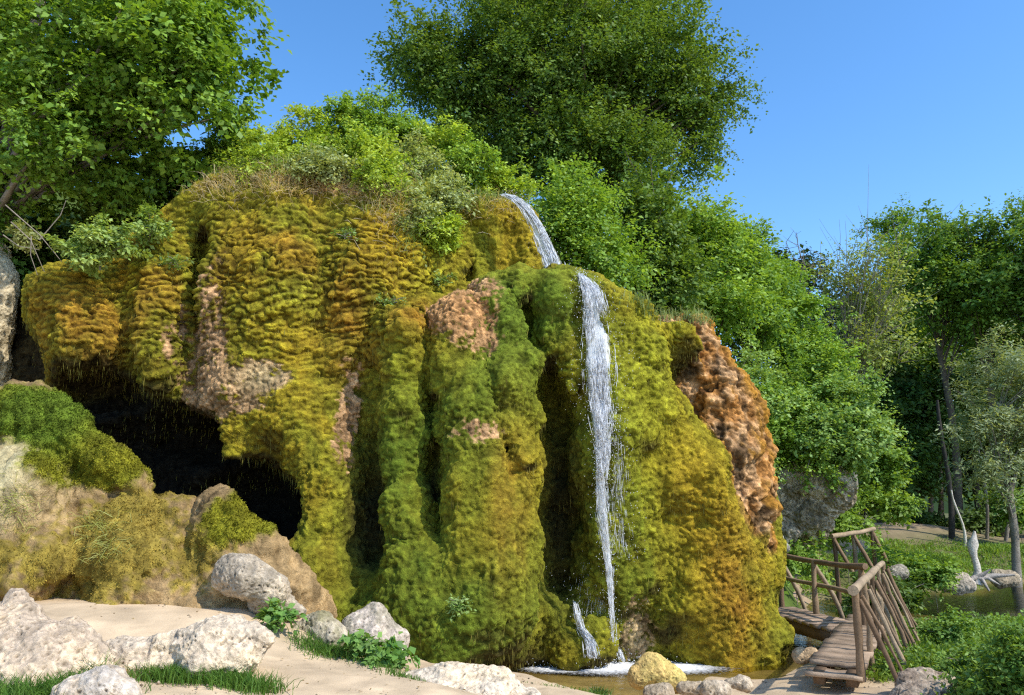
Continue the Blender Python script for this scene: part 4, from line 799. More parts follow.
def tree(name, label, cat, base_px, L_, ncl, twigs, per, ln, wd, c1, c2, seed, r0=.18, nl=40, group=None, bark=BARK, tw=.5, droop=.1, shell=.35, twig=0, crown='crown', stem='trunk', gaps=0., htop=.8, tip=1.25, upn=.8, mat=None, clump=9):
    rg = np.random.default_rng(seed); lob = lobes_px(L_) if len(L_[0]) > 3 else L_
    b = np.array(base_px, float) if len(base_px) == 3 and base_px[0] is not None and abs(base_px[1]) < 150 and isinstance(base_px, np.ndarray) else None
    if b is None:
        p = at(*base_px); b = np.array([p[0], p[1], top_z(p[0], p[1]) - .15])
    v, q, c, C = crown_leaves(lob, ncl, twigs, per, ln, wd, c1, c2, rg, tw, droop, shell, upn, tip, gaps, sd=seed, clump=clump)
    root = empty(name, b, label, cat, group)
    zs = max(l[0][2] + l[1][2] * .6 for l in lob); cx = np.mean([l[0] for l in lob], 0); topp = np.array([b[0] * .5 + cx[0] * .5, b[1] * .5 + cx[1] * .5, b[2] + (zs - b[2]) * htop])
    mb = MB(); limbs(mb, b, topp, C, r0, nl, rg, bark, twig=twig); mb.build(stem, M_BARK, root)
    mesh(crown, v, q, mat or M_LEAF, root, c, smooth=False); return root
G_MAPLE = ((.105, .205, .024), (.24, .38, .05)); G_BEECH = ((.085, .165, .028), (.18, .27, .045)); G_LIGHT = ((.17, .30, .045), (.30, .44, .07)); G_HAZEL = ((.18, .31, .07), (.32, .45, .13))
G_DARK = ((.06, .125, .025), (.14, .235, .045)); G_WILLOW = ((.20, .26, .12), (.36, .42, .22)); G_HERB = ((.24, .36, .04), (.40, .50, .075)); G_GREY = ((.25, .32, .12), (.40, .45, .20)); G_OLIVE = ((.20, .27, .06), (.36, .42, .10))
# ---- big trees
tree('maple_tree', 'big leafy maple overhanging the left end of the cliff', 'tree', (-30, 250, 14.6), [(140, 45, 13.2, 95, 85), (60, 60, 14.0, 130, 110), (178, 110, 13.4, 62, 60), (70, 130, 13.6, 110, 62), (-60, 70, 15, 140, 160), (120, -60, 14.5, 150, 120), (190, 20, 13.8, 52, 66), (20, 175, 14.2, 90, 44), (200, 75, 13.5, 48, 54), (120, 165, 14.0, 70, 36), (-40, 210, 14.4, 90, 40)],
     3000, 6, 7, .125, .09, *G_MAPLE, 101, .32, 60, tw=.55, shell=.28, bark=BARKG)
tree('beech_tree', 'great dark green tree towering above the top of the waterfall', 'tree', (590, 260, 25), [(560, 70, 25, 120, 115), (475, 75, 25, 75, 85), (640, 75, 25, 80, 95), (425, 60, 24.5, 38, 48), (600, 160, 24, 95, 48), (540, -50, 26, 120, 100), (650, -40, 26, 50, 80), (690, 110, 25, 38, 45), (720, 95, 25, 24, 22), (455, 130, 24.5, 42, 36), (520, 150, 24.3, 50, 34), (690, 60, 25, 22, 40), (700, 150, 25, 36, 22)],
     7600, 5, 7, .13, .08, *G_BEECH, 102, .38, 110, tw=.8, shell=.36, droop=.05, gaps=.05, clump=6)
slope = [  # px, py, Y, lobes, palette, label
 ((595, 300, 18), [(575, 225, 18, 46, 52), (600, 260, 17.6, 38, 38), (555, 250, 17.8, 30, 34), (572, 190, 18, 24, 24)], G_LIGHT, 'light green bush directly right of the upper waterfall', 520, .13),
 ((660, 330, 20), [(655, 250, 20, 44, 52), (640, 215, 20.4, 34, 36), (670, 285, 19.6, 36, 30), (650, 190, 21, 26, 22)], G_BEECH, 'mid green tree between the light bush and the orange rock', 520, .15),
 ((705, 360, 22), [(705, 260, 22, 48, 58), (690, 225, 22.4, 40, 30), (720, 300, 21.4, 40, 40), (690, 335, 21.2, 26, 26)], G_LIGHT, 'leaning hillside tree just under the big dark tree\'s right limb', 520, .16),
 ((750, 380, 24), [(745, 290, 24, 42, 56), (755, 330, 23.4, 40, 50), (735, 245, 24.4, 30, 36)], ((.13, .25, .04), (.24, .37, .06)), 'hillside tree whose top forms the middle of the slope skyline', 480, .17),
 ((795, 400, 26), [(785, 320, 26, 40, 56), (795, 360, 25.5, 36, 46), (770, 275, 26.2, 24, 28)], ((.14, .27, .04), (.26, .40, .06)), 'last hillside tree before the sparse half bare tree', 440, .17)]
for i, (bp, L_, pal, lab, ncl, ln) in enumerate(slope): tree('hillside_tree', lab, 'tree', bp, L_, int(ncl * 1.5), 5, 7, ln * .8, ln * .5, *pal, 120 + i, .14, 30, 'trees on the slope right of the waterfall', tw=.6, shell=.45, gaps=.2)
hz = [(at(735, 470, 20), [(725, 400, 19, 34, 40), (745, 440, 18.6, 32, 46), (755, 380, 20, 30, 30)], G_HAZEL, 'hazel bush pressed against the orange rock', 360),
 (at(800, 455, 20.6), [(790, 400, 20, 40, 40), (815, 385, 20.5, 40, 34), (780, 440, 19.6, 30, 30), (805, 462, 19.2, 38, 14)], G_LIGHT, 'tall hazel bush above the middle of the grey outcrop', 420),
 (at(832, 458, 20.2), [(845, 405, 19.6, 38, 40), (862, 435, 19.3, 24, 30), (840, 445, 19.2, 26, 20), (820, 430, 19.2, 32, 28)], G_HAZEL, 'pale hazel bush hanging over the right tip of the outcrop', 460)]
for i, (bp, L_, pal, lab, ncl) in enumerate(hz): tree('hazel_bush', lab, 'bush', bp, L_, int(ncl * 1.4), 5, 7, .10, .065, *pal, 140 + i, .06, 26, 'hazel bushes above the grey outcrop', tw=.45, shell=.4, crown='foliage', stem='stem', bark=BARKG)
tree('half_bare_tree', 'sparse half bare tree with thin grey limbs against the sky', 'tree', (842, 500, 31), [(868, 262, 31, 40, 42), (892, 295, 31, 34, 36), (850, 295, 31, 34, 40), (880, 350, 30.5, 46, 30)], 420, 3, 6, .16, .085, *G_OLIVE, 150, .20, 100, bark=(.26, .23, .19), tw=.8, shell=.5, twig=3, htop=.55, gaps=.1)
rg = np.random.default_rng(151); bt = at(838, 500, 31); bt[2] = top_z(bt[0], bt[1]) - .1; snag = empty('bare_tree', bt, 'leafless leaning tree with curving branches left of the half bare tree', 'tree'); mb = MB()
key = [(838, 500), (836, 430), (822, 390), (808, 350), (800, 310), (806, 270)]; kp = np.array([at(a, b, 31) for a, b in key]); kp[0] = bt; tube(mb, kp, [.20, .16, .12, .09, .06, .02], 7, (.20, .16, .13), wob=.02)
for i in range(34):
    j = rg.integers(2, 6); a = kp[j] if j < 6 else kp[5]; e = a + np.array([rg.uniform(-1.3, 1.5), rg.normal() * .6, rg.uniform(.3, 2.0)]); m_ = (a + e) / 2 + rg.normal(size=3) * .25; s_ = np.linspace(0, 1, 7)[:, None]; pts = a * (1 - s_) ** 2 + 2 * m_ * s_ * (1 - s_) + e * s_ ** 2; tube(mb, pts, np.linspace(.035, .007, 7), 4, (.21, .17, .15), cap=False)
    for _ in range(4): k = rg.integers(2, 7); e2 = pts[k] + rg.normal(size=3) * .35 + [0, 0, .25]; tube(mb, [pts[k], (pts[k] + e2) / 2 + rg.normal(size=3) * .05, e2], [.012, .009, .005], 3, (.21, .17, .15), cap=False)
mb.build('trunk', M_BARK, snag)
right = [((955, 520, 38), [(945, 235, 38, 42, 40), (935, 280, 37, 46, 40), (960, 300, 38, 44, 40), (915, 260, 38.5, 30, 36)], 'tall tree at the left of the dark right hand wood'),
 ((1000, 520, 37), [(985, 235, 37, 40, 38), (1000, 270, 36, 44, 44), (980, 310, 36.5, 46, 36)], 'tall tree in the middle of the dark right hand wood'),
 ((1045, 520, 36), [(1040, 240, 36, 44, 40), (1035, 290, 35, 48, 48), (1060, 330, 35, 50, 50), (1090, 260, 36, 50, 50)], 'tall tree cut off by the right edge of the photo'),
 ((1085, 520, 33), [(1090, 300, 33, 62, 60), (1070, 240, 33.5, 48, 46), (1120, 230, 33, 60, 60)], 'tall shading tree leaning in from beyond the right edge'),
 ((905, 520, 44), [(890, 232, 46, 22, 24), (905, 300, 44, 36, 50), (885, 330, 43, 40, 40)], 'farther tree behind the half bare tree')]
for i, (bp, L_, lab) in enumerate(right): tree('forest_tree', lab, 'tree', bp, L_, 620, 5, 7, .20, .12, (.10, .20, .03), (.21, .33, .05), 160 + i, .24, 40, 'tall trees of the right hand wood', tw=1.0, shell=.45, gaps=.2)
under = [(905, 400, 42, 46, 60), (880, 440, 40, 40, 60), (940, 410, 41, 40, 56), (975, 400, 42, 40, 60), (1010, 410, 42, 40, 60), (1050, 420, 40, 40, 70), (905, 470, 40, 34, 34), (960, 455, 44, 44, 44), (1010, 470, 44, 40, 40), (860, 380, 46, 40, 60), (830, 420, 44, 40, 60), (1090, 430, 38, 50, 90)]
for i, (a, b, Y, rx, ry) in enumerate(under):
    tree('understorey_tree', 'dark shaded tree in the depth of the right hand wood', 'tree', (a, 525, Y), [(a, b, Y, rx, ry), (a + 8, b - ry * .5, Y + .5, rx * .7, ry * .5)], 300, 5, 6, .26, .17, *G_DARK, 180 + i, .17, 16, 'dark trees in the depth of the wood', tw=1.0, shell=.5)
far = [(780, 300, 60, 46, 60), (830, 330, 58, 46, 60), (880, 330, 60, 46, 60), (930, 330, 60, 46, 70), (980, 330, 60, 46, 70), (1030, 330, 58, 46, 80), (1085, 340, 56, 50, 90), (850, 440, 62, 46, 80), (905, 440, 62, 46, 80), (960, 440, 62, 46, 80), (1015, 440, 62, 46, 80), (1070, 450, 60, 46, 80)]
for i, (a, b, Y, rx, ry) in enumerate(far):
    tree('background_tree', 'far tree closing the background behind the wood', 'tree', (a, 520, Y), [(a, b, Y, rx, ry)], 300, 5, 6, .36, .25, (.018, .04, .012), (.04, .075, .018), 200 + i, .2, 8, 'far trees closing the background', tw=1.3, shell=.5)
tree('willow_tree', 'silvery pale green willow at the right edge of the photo', 'tree', (1010, 540, 25), [(1005, 380, 25, 40, 40), (985, 420, 24.6, 34, 40), (1020, 440, 24.4, 40, 50), (1040, 390, 25, 40, 50), (995, 470, 24.5, 36, 26)], 620, 5, 8, .15, .045, *G_WILLOW, 220, .15, 40, tw=.7, shell=.5, bark=BARKG)
for i, (a, b0, b1, lean, Y, r_, cl, lab) in enumerate([(962, 523, 490, -8, 33, .07, (.62, .56, .48), 'pale leaning dead trunk at the edge of the wood'), (950, 525, 400, -10, 34, .13, (.05, .045, .04), 'dark slim trunk standing left of the pale leaning one'), (985, 522, 430, -6, 35, .08, (.24, .2, .16), 'thin grey trunk in the wood right of the pale leaning one'), (1003, 520, 440, 3, 35, .09, (.26, .22, .18), 'thin brown trunk near the willow at the wood edge')]):
    a0 = at(a, b0, Y); a0[2] = top_z(a0[0], a0[1]) - .1; e = at(a + lean, b1, Y); mb = MB(); t = np.linspace(0, 1, 8)[:, None]; tube(mb, a0 * (1 - t) + e * t + np.array([.12, 0, 0]) * np.sin(t * 5), r_ * (1 - .5 * t[:, 0]), 7, cl, wob=.02)
    rt = empty('dead_tree' if i == 0 else 'slim_tree', a0, lab, 'tree'); mb.build('trunk', M_BARK, rt)
# ---- shrubs along the brow of the cliff
brow = [(262, 160, 14.0, 34, 30, G_HERB, 'yellow green bush at the left end of the cliff brow beside the maple'), (300, 135, 14.6, 40, 34, G_HERB, 'rounded bright bush on the brow under the gap of blue sky'), (345, 122, 14.9, 40, 26, G_LIGHT, 'leafy bush on the brow at the foot of the dark tree\'s left edge'), (330, 152, 14.1, 36, 22, G_HERB, 'low bush on the brow above the dry grass fringe'),
 (385, 122, 15.2, 38, 28, G_LIGHT, 'green bush on the brow left of the dark hollow'), (425, 140, 15.4, 40, 28, G_HERB, 'bush halfway down the sloping brow'), (462, 160, 15.4, 34, 26, G_LIGHT, 'bush on the brow just left of the upper waterfall'), (400, 160, 14.3, 32, 26, G_GREY, 'grey green weedy clump hanging over the gold moss'), (440, 190, 14.2, 28, 20, G_GREY, 'grey green weed clump above the twin moss pillars'), (275, 168, 13.5, 34, 16, G_HERB, 'low fresh green growth spilling over the left part of the brow'), (325, 165, 13.3, 30, 13, G_GREY, 'low grey green growth spilling over the middle of the brow'), (378, 175, 13.4, 28, 17, G_HERB, 'bright weeds spilling over the brow above the gold moss'), (408, 208, 13.6, 20, 24, G_GREY, 'hanging weeds trailing down the right end of the gold moss'), (432, 225, 13.9, 14, 20, G_HERB, 'bright green weeds trailing onto the lime moss'), (495, 182, 15.6, 30, 20, G_HERB, 'small bush behind the lip of the upper waterfall'), (365, 148, 14.0, 24, 16, G_HERB, 'small tuft of weeds on the very edge of the brow'), (230, 135, 15.0, 30, 26, G_LIGHT, 'bush half hidden behind the maple\'s right side')]
for i, (a, b, Y, rx, ry, pal, lab) in enumerate(brow):
    p = at(a, b, Y); h = CLIFF_BVH.ray_cast(Vector((p[0], p[1], 14)), Vector((0, 0, -1)))[0]; zb = h[2] if h is not None else top_z(p[0], p[1]); bs = np.array([p[0], p[1], min(zb, p[2]) - .1])
    tree('brow_bush', lab, 'bush', bs, [(a, b, Y, rx, ry), (a - rx * .4, b + ry * .5, Y - .2, rx * .7, ry * .6), (a + rx * .45, b + ry * .4, Y - .1, rx * .7, ry * .6), (a, b + ry, Y, rx * .7, ry * .7)], 300, 5, 7, .075, .042, *pal, 240 + i, .03, 22, 'bushes along the brow of the cliff', tw=.26, shell=.5, crown='foliage', stem='stem', bark=BARKG, tip=1.4)
# ================================================================== grass, herbs, small plants
def blades(Pt, ln, wd, col, rg, lean=.35, dirv_=None, droop=.3):
    n = len(Pt); ln = np.broadcast_to(ln, (n,))[:, None] * 1.0; wd = np.broadcast_to(wd, (n,))[:, None]
    a = rg.uniform(0, 2 * math.pi, n); h = np.stack([np.cos(a), np.sin(a), 0 * a], 1); D = np.array([0, 0, 1.0]) + h * (np.abs(rg.normal(size=n)) * lean)[:, None]
    if dirv_ is not None: D = D + dirv_
    D = norm(D); S_ = norm(np.cross(D, norm(rg.normal(size=(n, 3))))); m = Pt + D * ln * .55; T = norm(D + h * .5 - np.array([0, 0, droop])); e = m + T * ln * .45
    V = np.stack([Pt - S_ * wd * .5, Pt + S_ * wd * .5, m + S_ * wd * .42, m - S_ * wd * .42, e], 1).reshape(-1, 3); i = np.arange(n)[:, None] * 5
    return V, [i + np.array([[0, 1, 2, 3]]), i + np.array([[3, 2, 4]])], np.repeat(col, 5, 0)
def gcolr(n, c1, c2, rg): t = rg.random((n, 1)); return (np.array(c1) * t + np.array(c2) * (1 - t)) * rg.uniform(.75, 1.25, (n, 1))
def tufts(ctr, per, spread, rg):
    c = np.repeat(np.asarray(ctr), per, 0); return c + rg.normal(size=c.shape) * np.array([spread, spread, 0])
def gset(p): p = p.copy(); p[:, 2] = ground_z(p[:, 0], p[:, 1]) - .01; return p
GA, GB = (.13, .24, .03), (.30, .42, .06)
# right hand bank
rg = np.random.default_rng(700); n = 26000; yy = 9.5 + 24 * rg.random(n) ** 1.5; xx = 4.2 + rg.random(n) * (yy * .75 - 1.5)
zz = ground_z(xx, yy); pl = np.array(line_pts(PATH1, 10) ); dmin = np.min(np.hypot(xx[:, None] - pl[None, :, 0], yy[:, None] - pl[None, :, 1]), 1)
pl2 = np.array(line_pts(PATH2, 10)); dm2 = np.min(np.hypot(xx[:, None] - pl2[None, :, 0], yy[:, None] - pl2[None, :, 1]), 1)
ppl = np.array(line_pts([tuple(p) for p in pp], 12)); dm3 = np.min(np.hypot(xx[:, None] - ppl[None, :, 0], yy[:, None] - ppl[None, :, 1]), 1)
sd = (xx - nL[0]) * dirv[0] + (yy - nL[1]) * dirv[1]; sp_ = (xx - nL[0]) * perp[0] + (yy - nL[1]) * perp[1]
left_of = (sp_ < WD + .05) & (yy < 17.5)
d2l = np.abs((xx - d_a[0])) ; on2 = (yy > 15.8) & (yy < 20) & (xx < d_a[0] + .1) & (xx > 5)
ok = (zz > .03) & (dmin > .55) & (dm2 > 1.9) & (dm3 > .75) & ~left_of & ~on2
gp = np.stack([xx, yy, zz], 1)[ok]; pr = gp; per = 7
p = gset(tufts(gp, per, .09, rg)); hN = np.repeat(np.clip(.7 + .8 * fbm(gp * [.6, .6, 0], 3, 90), .25, 1.6), per); pond = np.repeat(sstep(.35, .05, np.abs(gp[:, 2] - .0)) * (gp[:, 1] > 12), per); ln = rg.uniform(.08, .24, len(p)) * hN * (1 - .5 * pond) * (1 + .02 * (p[:, 1] - 10))
v, q, c = blades(p, ln, .010 + .0007 * p[:, 1], gcolr(len(p), GA, GB, rg), rg, .5)
tag(mesh('grass', v, q, M_GRASS, None, c, smooth=False), 'lush green grass covering the banks around the footbridge and pond', 'grass', kind='stuff')
# broad-leaved herbs between the grass
hp = gp[rg.random(len(gp)) < .42]; k = 9; C0 = gset(np.repeat(hp, k, 0) + rg.normal(size=(len(hp) * k, 3)) * [.12, .12, 0]); C0[:, 2] += rg.uniform(.04, .34, len(C0)) * np.repeat(np.clip(.5 + .8 * fbm(hp * [.8, .8, 0], 2, 93), .1, 1.1), k)
D = norm(rg.normal(size=C0.shape) + [0, 0, .1]); v, q, c = leaf_quads(C0, D, norm(rg.normal(size=C0.shape) * .5 + [0, 0, .9]), rg.uniform(.05, .11, len(C0)), rg.uniform(.025, .055, len(C0)), gcolr(len(C0), (.11, .21, .03), (.22, .33, .05), rg))
tag(mesh('ground_herbs', v, q, M_LEAF, None, c, smooth=False), 'broad leaved herbs growing through the grass on the right bank', 'herbs', kind='stuff')
# foreground grass at the left, by the boulders
def strip(pts, n, spread, seed, ln, cA=(.06, .15, .02), cB=(.13, .23, .035), lean=.45, wd=.008):
    rg = np.random.default_rng(seed); P3 = np.array([at(*p) for p in pts]); t = rg.random(n) * (len(P3) - 1); i = np.minimum(t.astype(int), len(P3) - 2); f_ = (t - i)[:, None]
    c = P3[i] * (1 - f_) + P3[i + 1] * f_ + rg.normal(size=(n, 3)) * [spread, spread, 0]; c = gset(c); return blades(c, rg.uniform(*ln, n), wd, gcolr(n, cA, cB, rg), rg, lean)
def merge(parts):
    V = []; F4 = []; F3 = []; C = []; o = 0
    for v, (a, b), c in parts: V.append(v); F4.append(a + o); F3.append(b + o); C.append(c); o += len(v)
    return np.concatenate(V), [np.concatenate(F4), np.concatenate(F3)], np.concatenate(C)
v, q, c = merge([strip([(145, 688, 7.9), (200, 684, 7.9), (272, 668, 7.9)], 2600, .10, 701, (.08, .22)), strip([(0, 690, 6.8), (70, 690, 6.8), (95, 680, 7.1)], 2200, .16, 702, (.10, .26)), strip([(85, 672, 7.3), (100, 660, 7.4)], 260, .05, 703, (.15, .34)), strip([(-60, 695, 6.4), (20, 700, 6.2)], 900, .2, 704, (.1, .26))])
tag(mesh('grass', v, q, M_GRASS, None, c, smooth=False), 'short green grass at the foot of the left foreground boulders', 'grass', kind='stuff')
v, q, c = merge([strip([(300, 655, 9.7), (330, 660, 9.7), (350, 664, 9.6)], 1100, .10, 705, (.06, .18)), strip([(355, 668, 9.5), (420, 690, 8.9)], 500, .10, 706, (.04, .1)), strip([(545, 690, 10.3), (600, 690, 10.6)], 160, .2, 707, (.03, .08))])
tag(mesh('grass', v, q, M_GRASS, None, c, smooth=False), 'thin grass edging the sand below the two rocks', 'grass', kind='stuff')
# tufts hanging on the mound, the cliff and the flank
MOUND_BVH = BVHTree.FromPolygons(mV.tolist(), mQ.tolist())
def ray(bvh, px, py):
    d = FW + RT * ((px - 512) / F) + UP * ((347.5 - py) / F); d /= np.linalg.norm(d); h = bvh.ray_cast(Vector(EYE), Vector(d)); return None if h[0] is None else (np.array(h[0]), np.array(h[1]))
def hang(bvh, spots, n, seed, ln, cA, cB, down=-1.0, out=.5, wd=.007, lean=.35):
    rg = np.random.default_rng(seed); Pt = []; Dv = []
    for px, py, rx, ry, k in spots:
        for _ in range(int(n * k)):
            h = ray(bvh, px + rg.normal() * rx, py + rg.normal() * ry)
            if h is None: continue
            Pt.append(h[0]); Dv.append(h[1] * out + [0, 0, down])
    Pt = np.array(Pt); return blades(Pt, rg.uniform(*ln, len(Pt)), wd, gcolr(len(Pt), cA, cB, rg), rg, lean, np.array(Dv) + rg.normal(size=Pt.shape) * .2, .7)
PG = ((.30, .34, .08), (.46, .47, .16)); DRY = ((.46, .37, .22), (.64, .53, .34))
for spots, lab in (([(98, 528, 12, 9, 1), (108, 548, 10, 8, .5)], 'long pale grass tuft hanging down the middle of the tan mound'), ([(18, 505, 12, 14, 1)], 'grass tuft hanging on the pale left end of the mound')):
    v, q, c = hang(MOUND_BVH, spots, 130, 710, (.12, .34), *PG); tag(mesh('grass_tuft', v, q, M_GRASS, None, c, smooth=False), lab, 'grass tuft', kind='stuff')
v, q, c = merge([hang(CLIFF_BVH, [(250, 185, 34, 7, 1), (215, 190, 24, 8, .6), (320, 178, 40, 6, 1.2), (370, 190, 22, 10, 1.1), (392, 205, 14, 20, 1.2), (310, 185, 30, 8, 1.4), (470, 205, 16, 10, .5), (500, 205, 14, 8, .3)], 330, 712, (.14, .40), *DRY, -.7, .6, .008)])
tag(mesh('dry_grass', v, q, M_GRASS, None, c, smooth=False), 'dry tan grass hanging over the brow of the cliff', 'dry grass', kind='stuff')
v, q, c = merge([hang(CLIFF_BVH, [(250, 172, 30, 6, 1), (300, 168, 40, 5, 1.4), (350, 165, 30, 6, 1.4), (400, 188, 20, 14, 1.5), (425, 205, 16, 16, 1.3), (455, 200, 16, 10, 1), (410, 235, 8, 14, .5), (500, 196, 16, 4, .7)], 380, 713, (.08, .30), (.16, .25, .05), (.32, .38, .12), .2, .9, .010, .8)])
tag(mesh('brow_grass', v, q, M_GRASS, None, c, smooth=False), 'fresh green grass tangled along the brow of the cliff', 'grass', kind='stuff')
v, q, c = merge([hang(CLIFF_BVH, [(680, 318, 18, 3, 1), (705, 322, 10, 3, .6), (655, 312, 8, 3, .4), (640, 302, 10, 3, .4)], 260, 714, (.10, .30), (.20, .30, .08), (.38, .42, .18), 1.6, .2, .009, .6)])
tag(mesh('grass_tuft', v, q, M_GRASS, None, c, smooth=False), 'pale grass tufts growing on top of the bare orange flank', 'grass tuft', kind='stuff')
v, q, c = strip([(596, 688, 10.7), (606, 686, 10.7)], 170, .05, 715, (.06, .16), (.05, .12, .02), (.12, .2, .04), .9); tag(mesh('grass_tuft', v, q, M_GRASS, None, c, smooth=False), 'small dark green grass tuft at the pool edge left of the yellow stone', 'grass tuft')
# leafy plants that can be told apart
def plant(name, label, px, py, Y, rx, ry, ncl, ln, wd, pal, seed, cat='plant', bvh=None, per=5, tw=.16, group=None):
    p = at(px, py + ry, Y); b = np.array([p[0], p[1], ground_z([p[0]], [p[1]])[0] - .03]) if bvh is None else p
    return tree(name, label, cat, b, [(px, py, Y, rx, ry), (px - rx * .3, py + ry * .5, Y, rx * .7, ry * .6)], ncl, 4, per, ln, wd, *pal, seed, .012, 10, group, BARKG, tw, .15, .5, crown='foliage', stem='stem', tip=1.3)
PLT = ((.10, .22, .04), (.22, .36, .09))
plant('leafy_plant', 'broad leaved green plant growing in front of the domed pinkish rock', 376, 646, 9.6, 20, 22, 46, .10, .075, PLT, 720)
plant('leafy_plant', 'small broad leaved plant under the round brown boulder', 280, 612, 9.8, 14, 11, 22, .085, .06, PLT, 721)
plant('leafy_shrub', 'pale green leafy shrub spilling over the left end of the moss wall', 100, 242, 12.2, 44, 28, 210, .085, .055, ((.19, .29, .06), (.38, .48, .15)), 722, 'shrub', 1)
plant('leafy_shrub', 'upper clump of pale leaves beside the spilling shrub under the maple', 150, 218, 12.5, 26, 18, 90, .08, .05, ((.18, .28, .05), (.37, .47, .14)), 723, 'shrub', 1)
plant('leafy_shrub', 'yellowish leaf clump with bare twigs at the left photo edge', 20, 228, 12.6, 30, 14, 44, .08, .05, ((.20, .24, .07), (.34, .36, .14)), 724, 'shrub', 1)
for i, (a, b, Y, rx, ry, lab) in enumerate([(1030, 665, 9.6, 30, 38, 'dense leafy bush at the lower right corner of the photo'), (972, 672, 10.8, 18, 18, 'leafy nettle clump between the boulder and the corner bush'), (948, 628, 13.5, 14, 12, 'light nettle clump at the near edge of the pond'), (1050, 628, 11.5, 26, 26, 'weedy bush partly outside the right edge of the photo')]):
    plant('weed_clump' if i else 'leafy_bush', lab, a, b, Y, rx, ry, int(70 + rx * ry * .16), .07, .042, ((.10, .20, .03), (.22, .34, .06)), 730 + i, 'bush' if i == 0 else 'weeds', None, 6, .24)
bank = [(905, 566, 21, 24, 14, 'bright weeds on the bank before the far path'), (935, 572, 20.5, 20, 12, 'bright weeds behind the pale bank boulder'), (870, 590, 17.5, 18, 16, 'dark weeds under the kink of the footbridge'), (795, 552, 20, 26, 14, 'herbs under the grey outcrop left of the path railing'), (775, 565, 19, 14, 12, 'herbs at the foot of the orange flank'), (905, 595, 17, 20, 14, 'weeds on the shaded pond bank beside the braces'),
 (845, 520, 24, 30, 14, 'grassy weeds on the slope right of the outcrop'), (880, 505, 30, 40, 14, 'low bushes where the path enters the wood'), (925, 520, 38, 30, 9, 'low shaded bush along the far side of the path'), (985, 515, 37, 36, 11, 'leafy undergrowth along the wood edge by the pale trunk'), (1020, 500, 33, 30, 22, 'undergrowth bush at the wood edge below the willow'), (885, 470, 33, 28, 24, 'sunlit bush at the mouth of the wood beside the hazels')]
for i, (a, b, Y, rx, ry, lab) in enumerate(bank): plant('weed_clump' if i < 7 else 'low_bush', lab, a, b, Y, rx, ry, int(60 + rx * ry * mpp(Y) ** 2 * 160), .055 + .0035 * Y, .03 + .0022 * Y, ((.12, .23, .03), (.26, .38, .06)) if i not in (2, 5, 8, 9) else ((.06, .12, .02), (.14, .21, .04)), 750 + i, 'weeds' if i < 7 else 'bush', None, 6, .2 + .006 * Y)
# twigs at the left edge
rg = np.random.default_rng(760); tg = empty('dead_branch', at(30, 250, 12.6), 'bare pale twigs hanging at the left edge under the maple', 'branch'); mb = MB()
for a in (((5, 205), (40, 235), (62, 262)), ((12, 222), (30, 240), (48, 272)), ((40, 240), (60, 215), (66, 200)), ((0, 235), (18, 246), (40, 250)), ((34, 236), (30, 255), (36, 275))):
    tube(mb, [at(x + rg.normal() * 2, y, 12.3) for x, y in a], [.010, .008, .004], 5, (.26, .22, .17))
mb.build('twig', M_BARK, tg)
rock('rock_ledge', 'pale tan rock at the left edge beside the dark gap', [[P(-25, 255, 14.4, .55), P(-4, 285, 14.1, .36), P(-14, 330, 14.3, .4), P(-40, 420, 14.5, .7)], [P(-60, 270, 14.8, .8), P(-75, 360, 14.8, 1.0), P(-90, 470, 14.6, 1.0)]], (.66, .55, .36), (.46, .37, .22), 77, .04, .09, .3, .03, .1, 'rock')
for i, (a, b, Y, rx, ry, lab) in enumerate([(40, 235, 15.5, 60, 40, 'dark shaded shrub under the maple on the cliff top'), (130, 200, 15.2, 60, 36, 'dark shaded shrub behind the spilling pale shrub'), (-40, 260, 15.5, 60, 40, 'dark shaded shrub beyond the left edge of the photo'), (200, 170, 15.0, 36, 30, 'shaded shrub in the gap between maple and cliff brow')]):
    plant('shaded_shrub', lab, a, b, Y, rx, ry, 200, .11, .07, ((.05, .10, .015), (.10, .16, .025)), 770 + i, 'shrub', 1, 6, .3)  # leaf colours set dark to stand in for shade under the maple

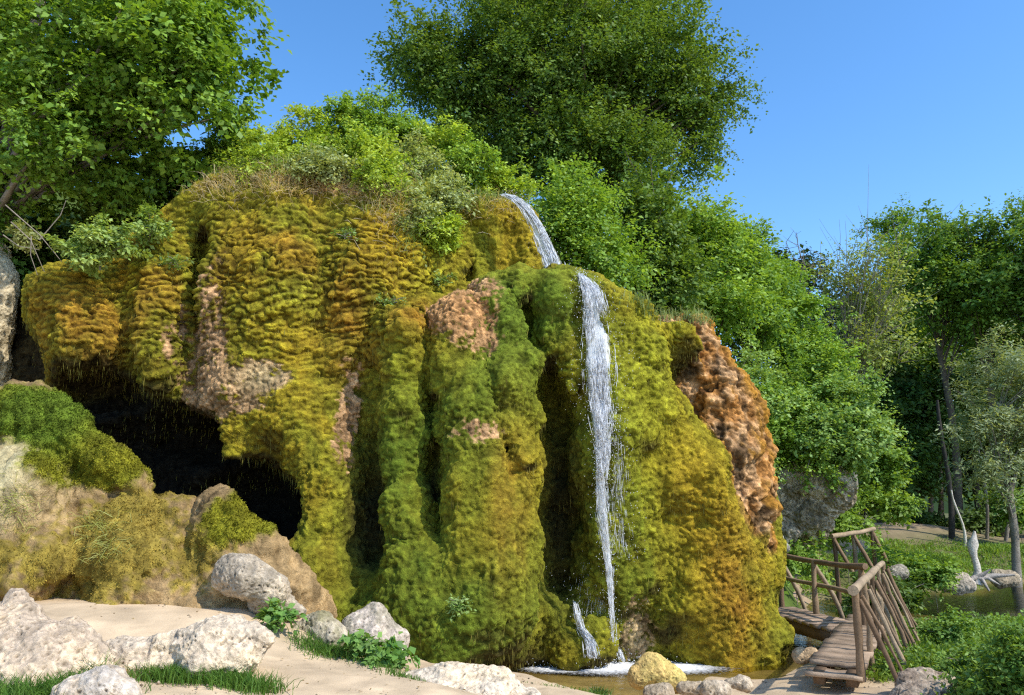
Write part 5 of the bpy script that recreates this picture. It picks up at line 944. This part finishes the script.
# gravel, twigs and litter on the sand
rg = np.random.default_rng(800); n = 5200; xx = rg.uniform(-6.5, 6.0, n); yy = 6.2 + rg.random(n) ** 1.3 * 6; zz = ground_z(xx, yy); kp = (zz > .0) & (fbm(np.stack([xx, yy, 0 * xx], 1) * 1.2, 3, 4) + .5 * sstep(2.5, 5, xx) > .08); c0 = np.stack([xx, yy, zz + .004], 1)[kp]
r_ = (.004 + .016 * rg.random(len(c0)) ** 3)[:, None, None]; sh = octv * np.array([1, 1, .5]); th = rg.uniform(0, 6.28, len(c0)); Rm = np.stack([np.stack([np.cos(th), -np.sin(th), 0 * th], 1), np.stack([np.sin(th), np.cos(th), 0 * th], 1), np.stack([0 * th, 0 * th, 1 + 0 * th], 1)], 1)
v = c0[:, None, :] + np.einsum('nij,kj->nki', Rm, sh * [1.4, 1, 1]) * r_ * rg.uniform(.7, 1.3, (len(c0), 6, 1)); cc = np.repeat(gcolr(len(c0), (.50, .40, .28), (.26, .20, .13), rg), 6, 0)
tag(mesh('gravel', v.reshape(-1, 3), (np.arange(len(c0))[:, None, None] * 6 + of[None]).reshape(-1, 3), M_ROCK, None, cc, smooth=False), 'small gravel scattered over the sand and the bridge landing', 'gravel', kind='stuff')
xx = rg.uniform(-6, 5, 700); yy = rg.uniform(6.4, 11, 700); p = gset(np.stack([xx, yy, 0 * xx], 1)); p[:, 2] += .016; k = p[:, 2] > .05; p = p[k]
v, q, c = leaf_quads(p, norm(rg.normal(size=p.shape) * [1, 1, .15]), norm(rg.normal(size=p.shape) * .2 + [0, 0, 1]), rg.uniform(.02, .06, len(p)), rg.uniform(.008, .025, len(p)), gcolr(len(p), (.22, .14, .06), (.34, .26, .10), rg))
tag(mesh('leaf_litter', v, q, M_LEAF, None, c, smooth=False), 'dry brown leaf scraps lying on the sand', 'leaf litter', kind='stuff')

for i, (a, b, lab) in enumerate([(392, 302, 'small fern on the rusty ledge left of the bare rock'), (438, 283, 'little weed at the upper end of the rusty ledge'), (345, 236, 'little weed growing out of the gold moss'), (455, 606, 'small dark leafed plant low on the mossy apron'), (178, 268, 'small pale weed on the moss below the spilling shrub')]):
    h, nn_ = hit(a, b)
    if h is not None: plant('small_fern', lab, a, b - 3, float(h[1]) - .08, 8, 6, 14, .07, .03, ((.15, .26, .06), (.28, .38, .12)), 840 + i, 'plant', 1, 5, .14)
